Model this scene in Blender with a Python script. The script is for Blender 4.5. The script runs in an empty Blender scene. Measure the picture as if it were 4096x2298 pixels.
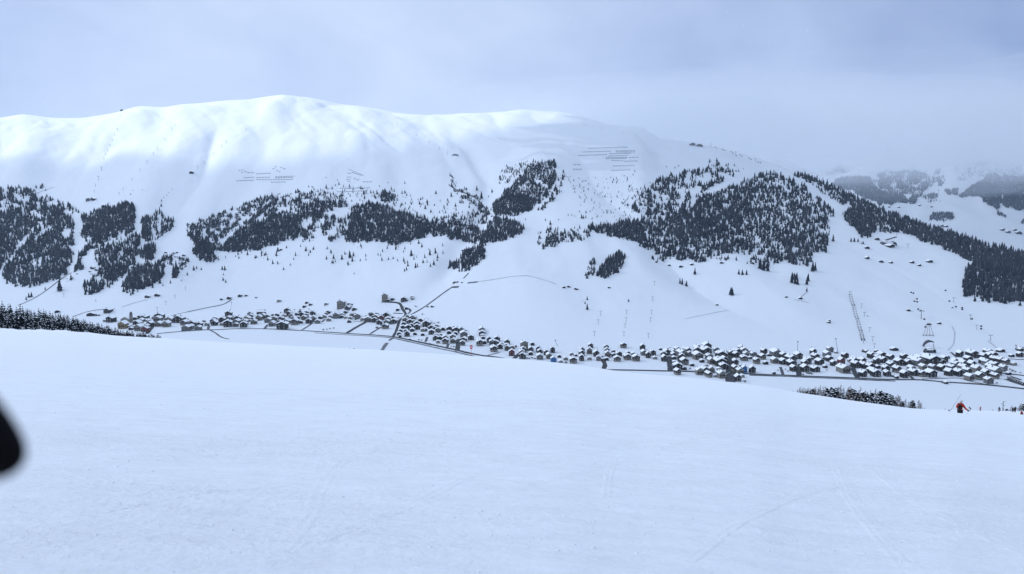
import bpy, math, random
import numpy as np
from mathutils import Matrix, Vector
random.seed(7)
rng = np.random.default_rng(11)
SC = bpy.context.scene
COL = SC.collection
R = math.radians

# ------------------------------------------------------------------ camera, sky, sun, exposure
F_PX = 3153.0                       # focal length in photo pixels (photo 4096 wide)
PITCH = math.atan(349.0 / F_PX)     # looking slightly down, horizon at photo row 800
H = 280.0                           # the valley floor lies this far below the eye
HAZE = 2.4e-5                       # density of the air
cam_d = bpy.data.cameras.new('camera')
cam = bpy.data.objects.new('camera', cam_d)
COL.objects.link(cam)
cam.rotation_euler = (math.pi / 2 - PITCH, 0, 0)
cam_d.sensor_width = 36.0
cam_d.lens = F_PX / 4096 * 36.0
cam_d.clip_start = 0.05
cam_d.clip_end = 40000
cam_d.dof.use_dof = True
cam_d.dof.focus_distance = 250.0
cam_d.dof.aperture_fstop = 3.0
SC.camera = cam

SUN_EL, SUN_AZ = R(33), R(282)      # azimuth clockwise from +Y: from the left, a little ahead of the viewer
sun_dir = Vector((math.sin(SUN_AZ) * math.cos(SUN_EL), math.cos(SUN_AZ) * math.cos(SUN_EL), math.sin(SUN_EL)))
W = bpy.data.worlds.new('World')
SC.world = W
W.use_nodes = True
nt = W.node_tree
nt.nodes.clear()
def nd(tree, typ, **kw):
    n = tree.nodes.new(typ)
    for k, v in kw.items():
        if k in ('inputs',):
            for i, x in v.items():
                n.inputs[i].default_value = x
        else:
            setattr(n, k, v)
    return n
L = nt.links.new
out = nd(nt, 'ShaderNodeOutputWorld')
bg = nd(nt, 'ShaderNodeBackground', inputs={'Strength': 0.1})
sky = nd(nt, 'ShaderNodeTexSky', sky_type='NISHITA')
sky.sun_disc = False
sky.sun_elevation = SUN_EL
sky.sun_rotation = SUN_AZ
sky.altitude = 2200
tc = nd(nt, 'ShaderNodeTexCoord')
# overcast: soft cloud masses in the direction of view, mixed over the clear sky
mapn = nd(nt, 'ShaderNodeMapping')
mapn.inputs['Scale'].default_value = (1.0, 1.0, 1.5)
no1 = nd(nt, 'ShaderNodeTexNoise', inputs={'Scale': 2.3, 'Detail': 5.0, 'Roughness': 0.52, 'Distortion': 0.4})
no2 = nd(nt, 'ShaderNodeTexNoise', inputs={'Scale': 9.0, 'Detail': 4.0, 'Roughness': 0.5, 'Distortion': 0.6})
L(tc.outputs['Generated'], mapn.inputs['Vector'])
L(mapn.outputs[0], no1.inputs['Vector'])
L(mapn.outputs[0], no2.inputs['Vector'])
sep = nd(nt, 'ShaderNodeSeparateXYZ')
L(tc.outputs['Generated'], sep.inputs[0])
# brightness: a pale glow behind thinner cloud a little left of the valley's middle, duller to either side
m0 = nd(nt, 'ShaderNodeMath', operation='ADD', inputs={1: 0.10})
L(sep.outputs['X'], m0.inputs[0])
m00 = nd(nt, 'ShaderNodeMath', operation='ABSOLUTE'); L(m0.outputs[0], m00.inputs[0])
mg = nd(nt, 'ShaderNodeMapRange', interpolation_type='SMOOTHSTEP', inputs={1: 0.0, 2: 0.66, 3: 0.66, 4: 0.16})
L(m00.outputs[0], mg.inputs[0])
m1 = nd(nt, 'ShaderNodeMath', operation='MULTIPLY_ADD', inputs={1: -0.23})
L(sep.outputs['X'], m1.inputs[0]); L(mg.outputs[0], m1.inputs[2])
m2 = nd(nt, 'ShaderNodeMath', operation='MULTIPLY_ADD', inputs={1: 0.95, 2: -0.50})
L(no1.outputs['Fac'], m2.inputs[0])
m3 = nd(nt, 'ShaderNodeMath', operation='ADD')
L(m1.outputs[0], m3.inputs[0]); L(m2.outputs[0], m3.inputs[1])
m4 = nd(nt, 'ShaderNodeMath', operation='MULTIPLY_ADD', inputs={1: 0.30, 2: -0.15})
L(no2.outputs['Fac'], m4.inputs[0])
m5 = nd(nt, 'ShaderNodeMath', operation='ADD')
L(m3.outputs[0], m5.inputs[0]); L(m4.outputs[0], m5.inputs[1])
mh = nd(nt, 'ShaderNodeMapRange', interpolation_type='SMOOTHSTEP', inputs={1: 0.03, 2: 0.17, 3: 0.20, 4: 0.0})
L(sep.outputs['Z'], mh.inputs[0])
mr_ = nd(nt, 'ShaderNodeMapRange', interpolation_type='SMOOTHSTEP', inputs={1: 0.05, 2: 0.50, 3: 1.0, 4: 0.15})
L(sep.outputs['X'], mr_.inputs[0])
m6 = nd(nt, 'ShaderNodeMath', operation='MULTIPLY_ADD'); L(mh.outputs[0], m6.inputs[0]); L(mr_.outputs[0], m6.inputs[1]); L(m5.outputs[0], m6.inputs[2])
ramp = nd(nt, 'ShaderNodeValToRGB')
cr = ramp.color_ramp
cr.elements[0].position = 0.0
cr.elements[0].color = (0.235, 0.315, 0.53, 1)
cr.elements[1].position = 1.0
cr.elements[1].color = (0.65, 0.725, 0.88, 1)
e_ = cr.elements.new(0.55)
e_.color = (0.46, 0.555, 0.77, 1)
L(m6.outputs[0], ramp.inputs[0])
sc10 = nd(nt, 'ShaderNodeVectorMath', operation='SCALE')
sc10.inputs['Scale'].default_value = 10.0
L(ramp.outputs[0], sc10.inputs[0])
mix = nd(nt, 'ShaderNodeMixRGB', inputs={0: 0.90})
L(sky.outputs[0], mix.inputs[1]); L(sc10.outputs[0], mix.inputs[2])
L(mix.outputs[0], bg.inputs['Color'])
L(bg.outputs[0], out.inputs['Surface'])

sun_l = bpy.data.lights.new('sun', 'SUN')
sun_l.energy = 2.6
sun_l.angle = R(0.6)
sun_l.color = (0.94, 0.97, 1.0)
sun = bpy.data.objects.new('sun', sun_l)
COL.objects.link(sun)
sun.rotation_euler = sun_dir.to_track_quat('Z', 'Y').to_euler()

SC.view_settings.view_transform = 'Standard'
SC.view_settings.look = 'None'
SC.view_settings.exposure = 0.35
SC.view_settings.gamma = 1.0
SC.view_settings.use_curve_mapping = False
SC.render.engine = 'CYCLES'
SC.cycles.use_denoising = True
SC.cycles.max_bounces = 10
SC.cycles.diffuse_bounces = 5
SC.cycles.glossy_bounces = 1
SC.cycles.transmission_bounces = 4
SC.cycles.transparent_max_bounces = 8
SC.cycles.volume_bounces = 3
SC.cycles.caustics_reflective = False
SC.cycles.caustics_refractive = False

# ------------------------------------------------------------------ helpers
def ray(px, py):
    """photo pixel -> (u, e): X/Y and Z/Y along the sight line"""
    px = np.asarray(px, float); py = np.asarray(py, float)
    v = (py - 1149.0) / F_PX
    yc = math.cos(PITCH) - v * math.sin(PITCH)
    return (px - 2048.0) / F_PX / yc, (-math.sin(PITCH) - v * math.cos(PITCH)) / yc

def hash2(ix, iy, seed):
    h = (ix.astype(np.int64) * 374761393 + iy.astype(np.int64) * 668265263 + seed * 974634777) & 0x7fffffff
    h = ((h ^ (h >> 13)) * 1274126177) & 0x7fffffff
    h = (h ^ (h >> 16)) & 0xffff
    return h / 65535.0
def vnoise(x, y, seed=0):
    x = np.asarray(x, float); y = np.asarray(y, float)
    ix = np.floor(x); iy = np.floor(y)
    fx = x - ix; fy = y - iy
    fx = fx * fx * fx * (fx * (fx * 6 - 15) + 10); fy = fy * fy * fy * (fy * (fy * 6 - 15) + 10)
    a = hash2(ix, iy, seed); b = hash2(ix + 1, iy, seed)
    c = hash2(ix, iy + 1, seed); d = hash2(ix + 1, iy + 1, seed)
    return (a * (1 - fx) + b * fx) * (1 - fy) + (c * (1 - fx) + d * fx) * fy
def fbm(x, y, seed=0, octv=4, gain=0.5):
    s = 0.0; a = 1.0; t = 0.0
    for o in range(octv):
        s = s + a * (vnoise(x, y, seed + o * 17) - 0.5) * 2
        t += a; a *= gain; x = x * 2.03 + 5.1; y = y * 2.03 + 1.7
    return s / t
def sstep(a, b, x):
    t = np.clip((x - a) / (b - a), 0, 1)
    return t * t * (3 - 2 * t)
def soften(u, v, w):
    """a smooth function through a polyline, corners rounded over w"""
    q = np.linspace(u[0], u[-1], 3000); y = np.interp(q, u, v)
    n = max(1, int(w / (q[1] - q[0]) / 3))
    for _ in range(3):
        p = np.r_[2 * y[0] - y[n:0:-1], y, 2 * y[-1] - y[-2:-n - 2:-1]]
        c = np.cumsum(np.r_[0, p]); y = (c[2 * n + 1:] - c[:-2 * n - 1]) / (2 * n + 1)
    return lambda x: np.interp(x, q, y)
def curve(pts, w=0.03):
    """photo polyline -> function e(u)"""
    p = np.array(pts, float)
    u, e = ray(p[:, 0], p[:, 1])
    return soften(u, e, w)
def ucurve(pts, w=0.12):
    """(photo px, value) -> function value(u)"""
    p = np.array(pts, float)
    u, _ = ray(p[:, 0], np.full(len(p), 1100.0))
    return soften(u, p[:, 1], w)

# ------------------------------------------------------------------ materials
def mat(name, col, rough=0.7, noise=None, bump=None, spec=0.3, attr=None):
    """noise = (scale, amount): brightness mottling; bump = (scale, strength, distance); attr = (attribute, second colour)"""
    m = bpy.data.materials.new(name)
    m.use_nodes = True
    t = m.node_tree
    b = t.nodes['Principled BSDF']
    b.inputs['Roughness'].default_value = rough
    b.inputs['Specular IOR Level'].default_value = spec
    c4 = (*col, 1)
    src = None
    if attr:
        at_ = nd(t, 'ShaderNodeAttribute', attribute_name=attr[0])
        mx = nd(t, 'ShaderNodeMixRGB')
        mx.inputs[1].default_value = c4
        mx.inputs[2].default_value = (*attr[1], 1)
        t.links.new(at_.outputs['Fac'], mx.inputs[0])
        src = mx.outputs[0]
    if noise:
        g = nd(t, 'ShaderNodeTexCoord')
        n = nd(t, 'ShaderNodeTexNoise', inputs={'Scale': noise[0], 'Detail': 4.0})
        t.links.new(g.outputs['Object'], n.inputs['Vector'])
        r_ = nd(t, 'ShaderNodeMapRange', inputs={1: 0.3, 2: 0.7, 3: 1 - noise[1], 4: 1 + noise[1]})
        t.links.new(n.outputs['Fac'], r_.inputs[0])
        hs = nd(t, 'ShaderNodeHueSaturation')
        hs.inputs['Color'].default_value = c4
        if src: t.links.new(src, hs.inputs['Color'])
        t.links.new(r_.outputs[0], hs.inputs['Value'])
        src = hs.outputs[0]
    if src: t.links.new(src, b.inputs['Base Color'])
    else: b.inputs['Base Color'].default_value = c4
    if bump:
        g2 = nd(t, 'ShaderNodeTexCoord')
        n2 = nd(t, 'ShaderNodeTexNoise', inputs={'Scale': bump[0], 'Detail': 6.0})
        t.links.new(g2.outputs['Object'], n2.inputs['Vector'])
        bp = nd(t, 'ShaderNodeBump', inputs={'Strength': bump[1], 'Distance': bump[2]})
        t.links.new(n2.outputs['Fac'], bp.inputs['Height'])
        t.links.new(bp.outputs[0], b.inputs['Normal'])
    return m
SNOW = (0.88, 0.89, 0.91)
M = {
    'snow': mat('snow', (0.735, 0.755, 0.785), 0.75, bump=(0.05, 0.3, 3.0), spec=0.15),
    'snow_small': mat('settled_snow', SNOW, 0.8, spec=0.1),
    'timber': mat('dark_timber', (0.015, 0.0115, 0.011), 0.8, (1.5, 0.5)),
    'timber_warm': mat('brown_timber', (0.032, 0.020, 0.015), 0.8, (1.5, 0.5)),
    'red': mat('red_boards', (0.13, 0.022, 0.016), 0.8, (1.5, 0.4)),
    'cream': mat('cream_plaster', (0.20, 0.185, 0.16), 0.85, (0.4, 0.2)),
    'grey': mat('grey_plaster', (0.15, 0.15, 0.15), 0.85, (0.4, 0.2)),
    'ochre': mat('ochre_plaster', (0.24, 0.18, 0.08), 0.85, (0.4, 0.2)),
    'blue': mat('blue_sheet', (0.03, 0.14, 0.34), 0.6, (0.4, 0.2)),
    'stone': mat('stone_wall', (0.06, 0.058, 0.058), 0.9, (1.2, 0.5)),
    'roof': mat('slate_roof', (0.035, 0.032, 0.032), 0.8, (2.0, 0.4)),
    'glass': mat('window_glass', (0.02, 0.025, 0.03), 0.15, spec=0.5),
    'white': mat('white_paint', (0.75, 0.75, 0.74), 0.6),
    'fence_metal': mat('fence_metal', (0.22, 0.23, 0.25), 0.6),
    'metal': mat('galvanised_metal', (0.16, 0.17, 0.18), 0.5, (3.0, 0.3)),
    'dark_metal': mat('dark_metal', (0.05, 0.052, 0.058), 0.5),
    'asphalt': mat('wet_asphalt', (0.030, 0.030, 0.034), 0.75, (0.08, 0.45)),
    'lane': mat('snowy_lane', (0.075, 0.075, 0.085), 0.85, (0.10, 0.6)),
    'track': mat('trodden_snow', (0.50, 0.51, 0.54), 0.85, (0.08, 0.2)),
    'water': mat('dark_river', (0.030, 0.036, 0.042), 0.25, (0.06, 0.5), spec=0.5),
    'needles': mat('dark_needles', (0.008, 0.013, 0.018), 0.9, spec=0.1),
    'needles_snow': mat('snow_dusted_needles', (0.006, 0.011, 0.021), 0.9, attr=('tint', (0.30, 0.32, 0.36)), spec=0.1),
    'larch': mat('bare_larch_twigs', (0.105, 0.075, 0.062), 0.9, (0.6, 0.35), spec=0.1),
    'bark': mat('bark', (0.045, 0.034, 0.028), 0.95, (3.0, 0.4)),
    'rock': mat('rock', (0.10, 0.10, 0.105), 0.9, (0.3, 0.4)),
    'sign_red': mat('sign_red', (0.50, 0.012, 0.018), 0.5),
    'jacket_red': mat('red_jacket', (0.52, 0.038, 0.012), 0.7, (6.0, 0.25)),
    'black': mat('black_fabric', (0.008, 0.008, 0.010), 0.8, (20.0, 0.3)),
    'skin': mat('skin', (0.45, 0.25, 0.18), 0.6),
    'helmet': mat('white_helmet', (0.55, 0.56, 0.58), 0.35),
    'glove': mat('black_glove', (0.004, 0.004, 0.005), 0.9, (150.0, 0.4), spec=0.1),
}

# ------------------------------------------------------------------ object helpers
def mk(name, V, Fc, m, parent=None, smooth=False):
    me = bpy.data.meshes.new(name)
    me.from_pydata([tuple(map(float, v)) for v in V], [], [tuple(f) for f in Fc])
    if m is not None: me.materials.append(m)
    if smooth: me.polygons.foreach_set('use_smooth', np.ones(len(me.polygons), dtype=bool))
    o = bpy.data.objects.new(name, me)
    COL.objects.link(o)
    if parent: o.parent = parent
    return o
def mk_np(name, V, Fc, m, smooth=True, attr=None):
    """V (n,3) array, Fc (k,3|4) array"""
    V = np.asarray(V, np.float32); Fc = np.asarray(Fc, np.int32)
    me = bpy.data.meshes.new(name)
    k, c = Fc.shape
    me.vertices.add(len(V)); me.loops.add(k * c); me.polygons.add(k)
    me.vertices.foreach_set('co', V.ravel())
    me.loops.foreach_set('vertex_index', Fc.ravel())
    me.polygons.foreach_set('loop_start', np.arange(0, k * c, c, dtype=np.int32))
    me.polygons.foreach_set('loop_total', np.full(k, c, np.int32))
    if smooth: me.polygons.foreach_set('use_smooth', np.ones(k, dtype=bool))
    if attr is not None:
        a = me.attributes.new(attr[0], 'FLOAT', 'POINT')
        a.data.foreach_set('value', np.asarray(attr[1], np.float32))
    me.update(calc_edges=True)
    me.materials.append(m)
    o = bpy.data.objects.new(name, me)
    COL.objects.link(o)
    return o
def empty(name, loc=(0, 0, 0), rz=0.0, s=1.0):
    o = bpy.data.objects.new(name, None)
    COL.objects.link(o)
    o.location = loc; o.rotation_euler = (0, 0, rz)
    o.scale = (s, s, s) if np.isscalar(s) else s
    o.empty_display_size = 0.5
    return o
def tag(o, label=None, cat=None, group=None, kind=None):
    if label:
        w = label.split()
        assert 4 <= len(w) <= 16, (len(w), label)
        o['label'] = label
    if cat: o['category'] = cat
    if group: o['group'] = group
    if kind: o['kind'] = kind
    return o
def copy_tree(o, parent=None):
    c = o.copy(); COL.objects.link(c)
    if parent: c.parent = parent
    for ch in KIDS.get(o.name, ()): copy_tree(ch, c)
    return c
KIDS = {}
def note_kids(o):
    KIDS[o.name] = list(o.children)
    for c in o.children: note_kids(c)
class MB:
    """collects simple shapes into one mesh"""
    def __init__(s): s.V = []; s.F = []
    def add(s, V, Fc):
        n = len(s.V); s.V += [tuple(v) for v in V]; s.F += [tuple(i + n for i in f) for f in Fc]; return s
    def box(s, x0, x1, y0, y1, z0, z1):
        return s.add([(x0, y0, z0), (x1, y0, z0), (x1, y1, z0), (x0, y1, z0), (x0, y0, z1), (x1, y0, z1), (x1, y1, z1), (x0, y1, z1)],
                     [(0, 3, 2, 1), (4, 5, 6, 7), (0, 1, 5, 4), (1, 2, 6, 5), (2, 3, 7, 6), (3, 0, 4, 7)])
    def tube(s, pts, rad, n=6, cap=True):
        """a tapered tube through points"""
        pts = [Vector(p) for p in pts]
        rad = [rad] * len(pts) if np.isscalar(rad) else rad
        b = len(s.V)
        for i, p in enumerate(pts):
            d = (pts[min(i + 1, len(pts) - 1)] - pts[max(i - 1, 0)]).normalized()
            a = d.orthogonal().normalized() if abs(d.z) > 0.9 else d.cross(Vector((0, 0, 1))).normalized()
            c = d.cross(a)
            for k in range(n):
                w = 2 * math.pi * k / n
                s.V.append(tuple(p + (a * math.cos(w) + c * math.sin(w)) * rad[i]))
        for i in range(len(pts) - 1):
            for k in range(n):
                k2 = (k + 1) % n
                s.F.append((b + i * n + k, b + i * n + k2, b + (i + 1) * n + k2, b + (i + 1) * n + k))
        if cap:
            s.F.append(tuple(b + k for k in reversed(range(n))))
            s.F.append(tuple(b + (len(pts) - 1) * n + k for k in range(n)))
        return s
    def blob(s, c, r, n=7, m=5, jit=0.0):
        """an ellipsoid with radii r"""
        b = len(s.V)
        r = (r, r, r) if np.isscalar(r) else r
        s.V.append((c[0], c[1], c[2] - r[2]))
        for i in range(1, m):
            a = math.pi * i / m
            for k in range(n):
                w = 2 * math.pi * (k + 0.5 * (i % 2)) / n
                j = 1 + random.uniform(-jit, jit)
                s.V.append((c[0] + r[0] * math.sin(a) * math.cos(w) * j, c[1] + r[1] * math.sin(a) * math.sin(w) * j, c[2] - r[2] * math.cos(a) * j))
        s.V.append((c[0], c[1], c[2] + r[2]))
        t = len(s.V) - 1
        for k in range(n):
            k2 = (k + 1) % n
            s.F.append((b, b + 1 + k2, b + 1 + k))
            for i in range(m - 2):
                p = b + 1 + i * n
                s.F.append((p + k, p + k2, p + n + k2, p + n + k))
            p = b + 1 + (m - 2) * n
            s.F.append((t, p + k, p + k2))
        return s
    def build(s, name, m, parent=None, smooth=False): return mk(name, s.V, s.F, m, parent, smooth)
ORD = 'zeroth first second third fourth fifth sixth seventh eighth ninth tenth eleventh twelfth thirteenth fourteenth fifteenth sixteenth seventeenth eighteenth nineteenth twentieth'.split()
def ordw(n):
    if n < len(ORD): return ORD[n]
    return f"{n}{'th' if 10 < n % 100 < 20 else {1: 'st', 2: 'nd', 3: 'rd'}.get(n % 10, 'th')}"

# ------------------------------------------------------------------ the shape of the land
# near slope: tangent of the dip of its brow, and how far off the brow is
brow_e = curve([(-2600, 1250), (-600, 1295), (0, 1318), (250, 1328), (420, 1341), (640, 1353), (900, 1370), (1200, 1386), (1500, 1400), (1900, 1426), (2050, 1436), (2200, 1449), (2300, 1459), (2430, 1480),
                (2560, 1496), (2700, 1507), (2900, 1527), (3060, 1546), (3170, 1568), (3300, 1586), (3420, 1605), (3540, 1620), (3640, 1634), (3750, 1640), (4096, 1646), (4700, 1660), (6600, 1700)])
brow_1 = ucurve([(-2600, 340), (0, 330), (900, 240), (1900, 160), (2600, 110), (3200, 95), (3700, 68), (4096, 66), (6600, 66)])
brow_2 = ucurve([(-2600, 340), (0, 330), (900, 240), (1900, 160), (2600, 180), (3200, 240), (3700, 290), (3850, 330), (3990, 450), (4096, 450), (6600, 450)])
brow_c = ucurve([(-2600, 0), (2400, 0), (3200, 0.001), (3850, 0.0008), (3950, 0.005), (4096, 0.0139), (6600, 0.014)])
def z_near(X, Y):
    X = np.asarray(X, float); Y = np.asarray(Y, float)
    u = np.clip(X / np.maximum(Y, 3.0), -1.3, 1.3)
    T = -brow_e(u); L1 = brow_1(u); L2 = brow_2(u); c = brow_c(u)
    z = -T * Y - 1.55 * np.where(Y < L1, (1 - Y / L1) ** 2, 0) - np.maximum(Y, 0) * c * np.where(Y < L2, (1 - Y / L2) ** 2, 0)
    d = np.maximum(Y - L2, 0) / L2
    z = z - Y * 0.55 * d * d
    # the hollow in which the red skier stands
    z = z - 0.78 * np.exp(-((Y - 64.5) / 4.0) ** 2) * np.exp(-((u - 0.577) / 0.05) ** 2)
    # gentle rolls and lumps
    fade = np.exp(-np.maximum(Y - L1, 0) / 60) * np.clip(np.hypot(X, Y) / 4, 0, 1)
    r = np.hypot(X, Y)
    z = z + fade * (0.06 * fbm(X / 7, Y / 9, 3, 3) * np.clip(r / 30, 0.3, 1) + 0.018 * fbm(X / 1.3, Y / 1.1, 5, 3) + 0.25 * fbm(X / 40, Y / 60, 9, 2) * np.clip((r - 10) / 60, 0, 1) * np.clip((L1 * 0.8 - Y) / 40, 0, 1))
    # ploughed edge along the left brow
    edge = np.exp(-((Y - L1 * 0.985) / 5) ** 2) * sstep(-0.50, -0.56, u)
    z = z + edge * (0.5 + 0.6 * fbm(X / 5, Y / 200, 21, 3))
    return z

foot_e = curve([(-2600, 1215), (0, 1252), (420, 1262), (620, 1262), (900, 1236), (1100, 1244), (1320, 1262), (1400, 1285), (1700, 1312), (1900, 1340), (2048, 1368), (2600, 1384), (3072, 1392), (4096, 1390), (6600, 1380)], 0.10)
RIDGE = [(-2600, 500), (-800, 450), (-200, 470), (0, 474), (90, 457), (200, 474), (330, 474), (480, 446), (560, 424), (640, 432), (740, 416), (840, 408), (1000, 398), (1120, 378), (1240, 392), (1350, 414), (1450, 424), (1590, 452), (1700, 462), (1900, 452),
         (2067, 442), (2226, 448), (2330, 474), (2440, 498), (2560, 508), (2640, 552), (2798, 578), (2900, 598), (3000, 628), (3100, 662), (3260, 716), (3400, 780), (3500, 826), (3700, 900), (3900, 965), (4096, 1018), (4600, 1140), (5200, 1230), (6600, 1300)]
ridge_e = curve(RIDGE, 0.014)
ridge_y = ucurve([(-2600, 3500), (0, 3400), (1200, 3300), (2000, 3300), (2600, 3100), (3000, 2900), (3400, 2600), (3800, 2350), (4096, 2200), (4600, 1950), (6600, 1800)])
gully_t = np.array([0.02, 0.12, 0.22, 0.34, 0.42, 0.55, 0.70, 0.80])
gully_u = ray(np.array([1600, 1715, 1800, 1880, 1935, 1955, 1880, 1800.]), np.full(8, 950.))[0]
def z_main(u, Y):
    u = np.asarray(u, float); Y = np.asarray(Y, float)
    Yf = H / np.maximum(-foot_e(u), 0.05); Yr = np.maximum(ridge_y(u), Yf + 250); zr = ridge_e(u) * Yr
    t = (Y - Yf) / (Yr - Yf)
    tc_ = np.clip(t, 0, 1)
    g = 0.55 * tc_ + 0.45 * (3 * tc_ ** 2 - 2 * tc_ ** 3)
    g = g + 0.035 * np.sin(tc_ * 2 * np.pi * 1.5) * sstep(0.5, 1, tc_) * (1 - sstep(0.9, 1, tc_))
    z = -H + (zr + H) * g
    X = u * Y
    env = sstep(0.02, 0.22, t) * (1 - sstep(0.86, 1.0, t))
    rel = np.clip((zr + H) / 640, 0.15, 1)
    n = fbm(X / 520, Y / 900, 31, 3) * 26 + (np.abs(fbm(X / 260 + 0.25 * Y / 260, Y / 900, 41, 3)) - 0.25) * 34 + fbm(X / 90, Y / 160, 51, 3) * 4.5
    z = z + n * env * rel
    gu = np.interp(t, gully_t, gully_u)
    dist = np.abs(u - gu) * Y
    z = z - 26 * np.exp(-(dist / 34) ** 2) * sstep(0.04, 0.3, t) * (1 - sstep(0.66, 0.85, t))
    z = z + 30 * np.exp(-((u - ray(2150, 750)[0]) * Y / 110) ** 2) * np.exp(-((t - 0.60) / 0.10) ** 2)
    top_ = sstep(0.58, 0.74, t) * (1 - sstep(0.93, 1.0, t)) * rel
    z = z + top_ * ((np.abs(fbm(X / 230 + Y / 300, Y / 800, 63, 4)) - 0.22) * 22 + fbm(X / 120, Y / 160, 67, 3) * 3)
    z = z + fbm(X / 130, Y / 130, 61, 3) * 4 * sstep(0.85, 1.0, t) * rel
    z = np.where(t > 1, z - (Y - Yr) * 0.42 * sstep(1.0, 1.12, t), z)
    z = np.where(t < 0, -H + t * 90, z)
    return z
far_ridge = curve([(-1000, 700), (2200, 640), (2700, 615), (2950, 600), (3060, 622), (3180, 672), (3270, 694), (3400, 650), (3520, 612), (3650, 586), (3800, 566), (4000, 556), (4300, 545), (5200, 600), (6600, 660)], 0.02)
def z_far(u, Y):
    u = np.asarray(u, float); Y = np.asarray(Y, float)
    Y0, Y1 = 6000.0, 9500.0
    zr = far_ridge(u) * Y1
    t = (Y - Y0) / (Y1 - Y0)
    tc_ = np.clip(t, 0, 1)
    g = 0.40 * tc_ + 0.60 * (3 * tc_ ** 2 - 2 * tc_ ** 3)
    z = -385 + (zr + 385) * g
    X = u * Y
    env = sstep(0.04, 0.3, t) * (1 - sstep(0.9, 1.0, t))
    z = z + env * ((np.abs(fbm(X / 1000 - Y / 2200, Y / 2200, 71, 3)) - 0.25) * 150 + fbm(X / 280, Y / 360, 77, 3) * 18)
    return np.where(t > 1, z - (Y - Y1) * 0.4, np.where(t < 0, -385 + t * 160, z))
def cast(px, py, fn, Ya, Yb, n=900):
    """where the sight line of a photo pixel meets the land fn; returns (k,3) points and a hit mask"""
    px = np.atleast_1d(np.asarray(px, float)); py = np.atleast_1d(np.asarray(py, float))
    u, e = ray(px, py)
    Ys = np.geomspace(Ya, Yb, n)
    P = np.zeros((len(u), 3)); ok = np.zeros(len(u), bool)
    for a in range(0, len(u), 1500):
        uu = u[a:a + 1500, None]; ee = e[a:a + 1500, None]
        d = fn(np.broadcast_to(uu, (uu.shape[0], n)), np.broadcast_to(Ys, (uu.shape[0], n))) - ee * Ys
        hit = d >= 0
        k = hit.argmax(1); o = hit.any(1) & (k > 0)
        k = np.maximum(k, 1); r = np.arange(len(k))
        d0 = d[r, k - 1]; d1 = d[r, k]
        f = np.clip(-d0 / np.where(np.abs(d1 - d0) < 1e-9, 1, d1 - d0), 0, 1)
        Y = Ys[k - 1] + f * (Ys[k] - Ys[k - 1])
        P[a:a + 1500] = np.stack([uu[:, 0] * Y, Y, ee[:, 0] * Y], 1); ok[a:a + 1500] = o
    return P, ok
z_val = lambda u, Y: np.maximum(-H, z_main(u, Y))
def at(px, py):
    """photo pixels -> points on the valley floor or the mountain behind it"""
    return cast(px, py, z_val, 800, 4200)
def ground(X, Y):
    return z_val(np.asarray(X, float) / np.asarray(Y, float), Y)

def grid_faces(nr, nc, wrap=False):
    i = np.arange(nr - 1)[:, None] * nc; j = np.arange(nc if wrap else nc - 1)[None]
    j2 = (j + 1) % nc
    return np.stack([i + j, i + j2, i + nc + j2, i + nc + j], -1).reshape(-1, 4)

# ------------------------------------------------------------------ the land itself
def snow_near():
    m = bpy.data.materials.new('piste_snow'); m.use_nodes = True
    t = m.node_tree; b = t.nodes['Principled BSDF']
    b.inputs['Roughness'].default_value = 0.7; b.inputs['Specular IOR Level'].default_value = 0.2
    g = nd(t, 'ShaderNodeTexCoord')
    mp = nd(t, 'ShaderNodeMapping'); mp.inputs['Scale'].default_value = (0.55, 1.5, 1.0); mp.inputs['Rotation'].default_value = (0, 0, R(-8))
    t.links.new(g.outputs['Object'], mp.inputs[0])
    n1 = nd(t, 'ShaderNodeTexNoise', inputs={'Scale': 2.2, 'Detail': 9.0, 'Roughness': 0.70})
    t.links.new(mp.outputs[0], n1.inputs['Vector'])
    n2 = nd(t, 'ShaderNodeTexNoise', inputs={'Scale': 9.0, 'Detail': 6.0, 'Roughness': 0.6})
    t.links.new(g.outputs['Object'], n2.inputs['Vector'])
    n3 = nd(t, 'ShaderNodeTexNoise', inputs={'Scale': 0.22, 'Detail': 3.0})
    t.links.new(mp.outputs[0], n3.inputs['Vector'])
    # rough, chopped patches show more crumbs than the smooth glaze
    mr = nd(t, 'ShaderNodeMapRange', inputs={1: 0.42, 2: 0.62, 3: 0.25, 4: 1.0})
    t.links.new(n3.outputs['Fac'], mr.inputs[0])
    mm = nd(t, 'ShaderNodeMath', operation='MULTIPLY'); t.links.new(n2.outputs['Fac'], mm.inputs[0]); t.links.new(mr.outputs[0], mm.inputs[1])
    b1 = nd(t, 'ShaderNodeBump', inputs={'Strength': 0.7, 'Distance': 0.14}); t.links.new(n1.outputs['Fac'], b1.inputs['Height'])
    b2 = nd(t, 'ShaderNodeBump', inputs={'Strength': 0.9, 'Distance': 0.05}); t.links.new(mm.outputs[0], b2.inputs['Height']); t.links.new(b1.outputs[0], b2.inputs['Normal'])
    t.links.new(b2.outputs[0], b.inputs['Normal'])
    rp = nd(t, 'ShaderNodeMapRange', inputs={1: 0.30, 2: 0.70, 3: 0.95, 4: 1.06}); t.links.new(n1.outputs['Fac'], rp.inputs[0])
    hs = nd(t, 'ShaderNodeHueSaturation'); hs.inputs['Color'].default_value = (*SNOW, 1)
    t.links.new(rp.outputs[0], hs.inputs['Value']); t.links.new(hs.outputs[0], b.inputs['Base Color'])
    return m
M['piste'] = snow_near()
az = np.concatenate([np.linspace(-180, -42, 40, endpoint=False), np.linspace(-42, 42, 620, endpoint=False), np.linspace(42, 180, 40, endpoint=False)])
az = np.radians(az)
rr = np.concatenate([[0.02], np.geomspace(0.5, 60, 150), np.geomspace(62, 420, 130), np.linspace(430, 1000, 40)])
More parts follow.
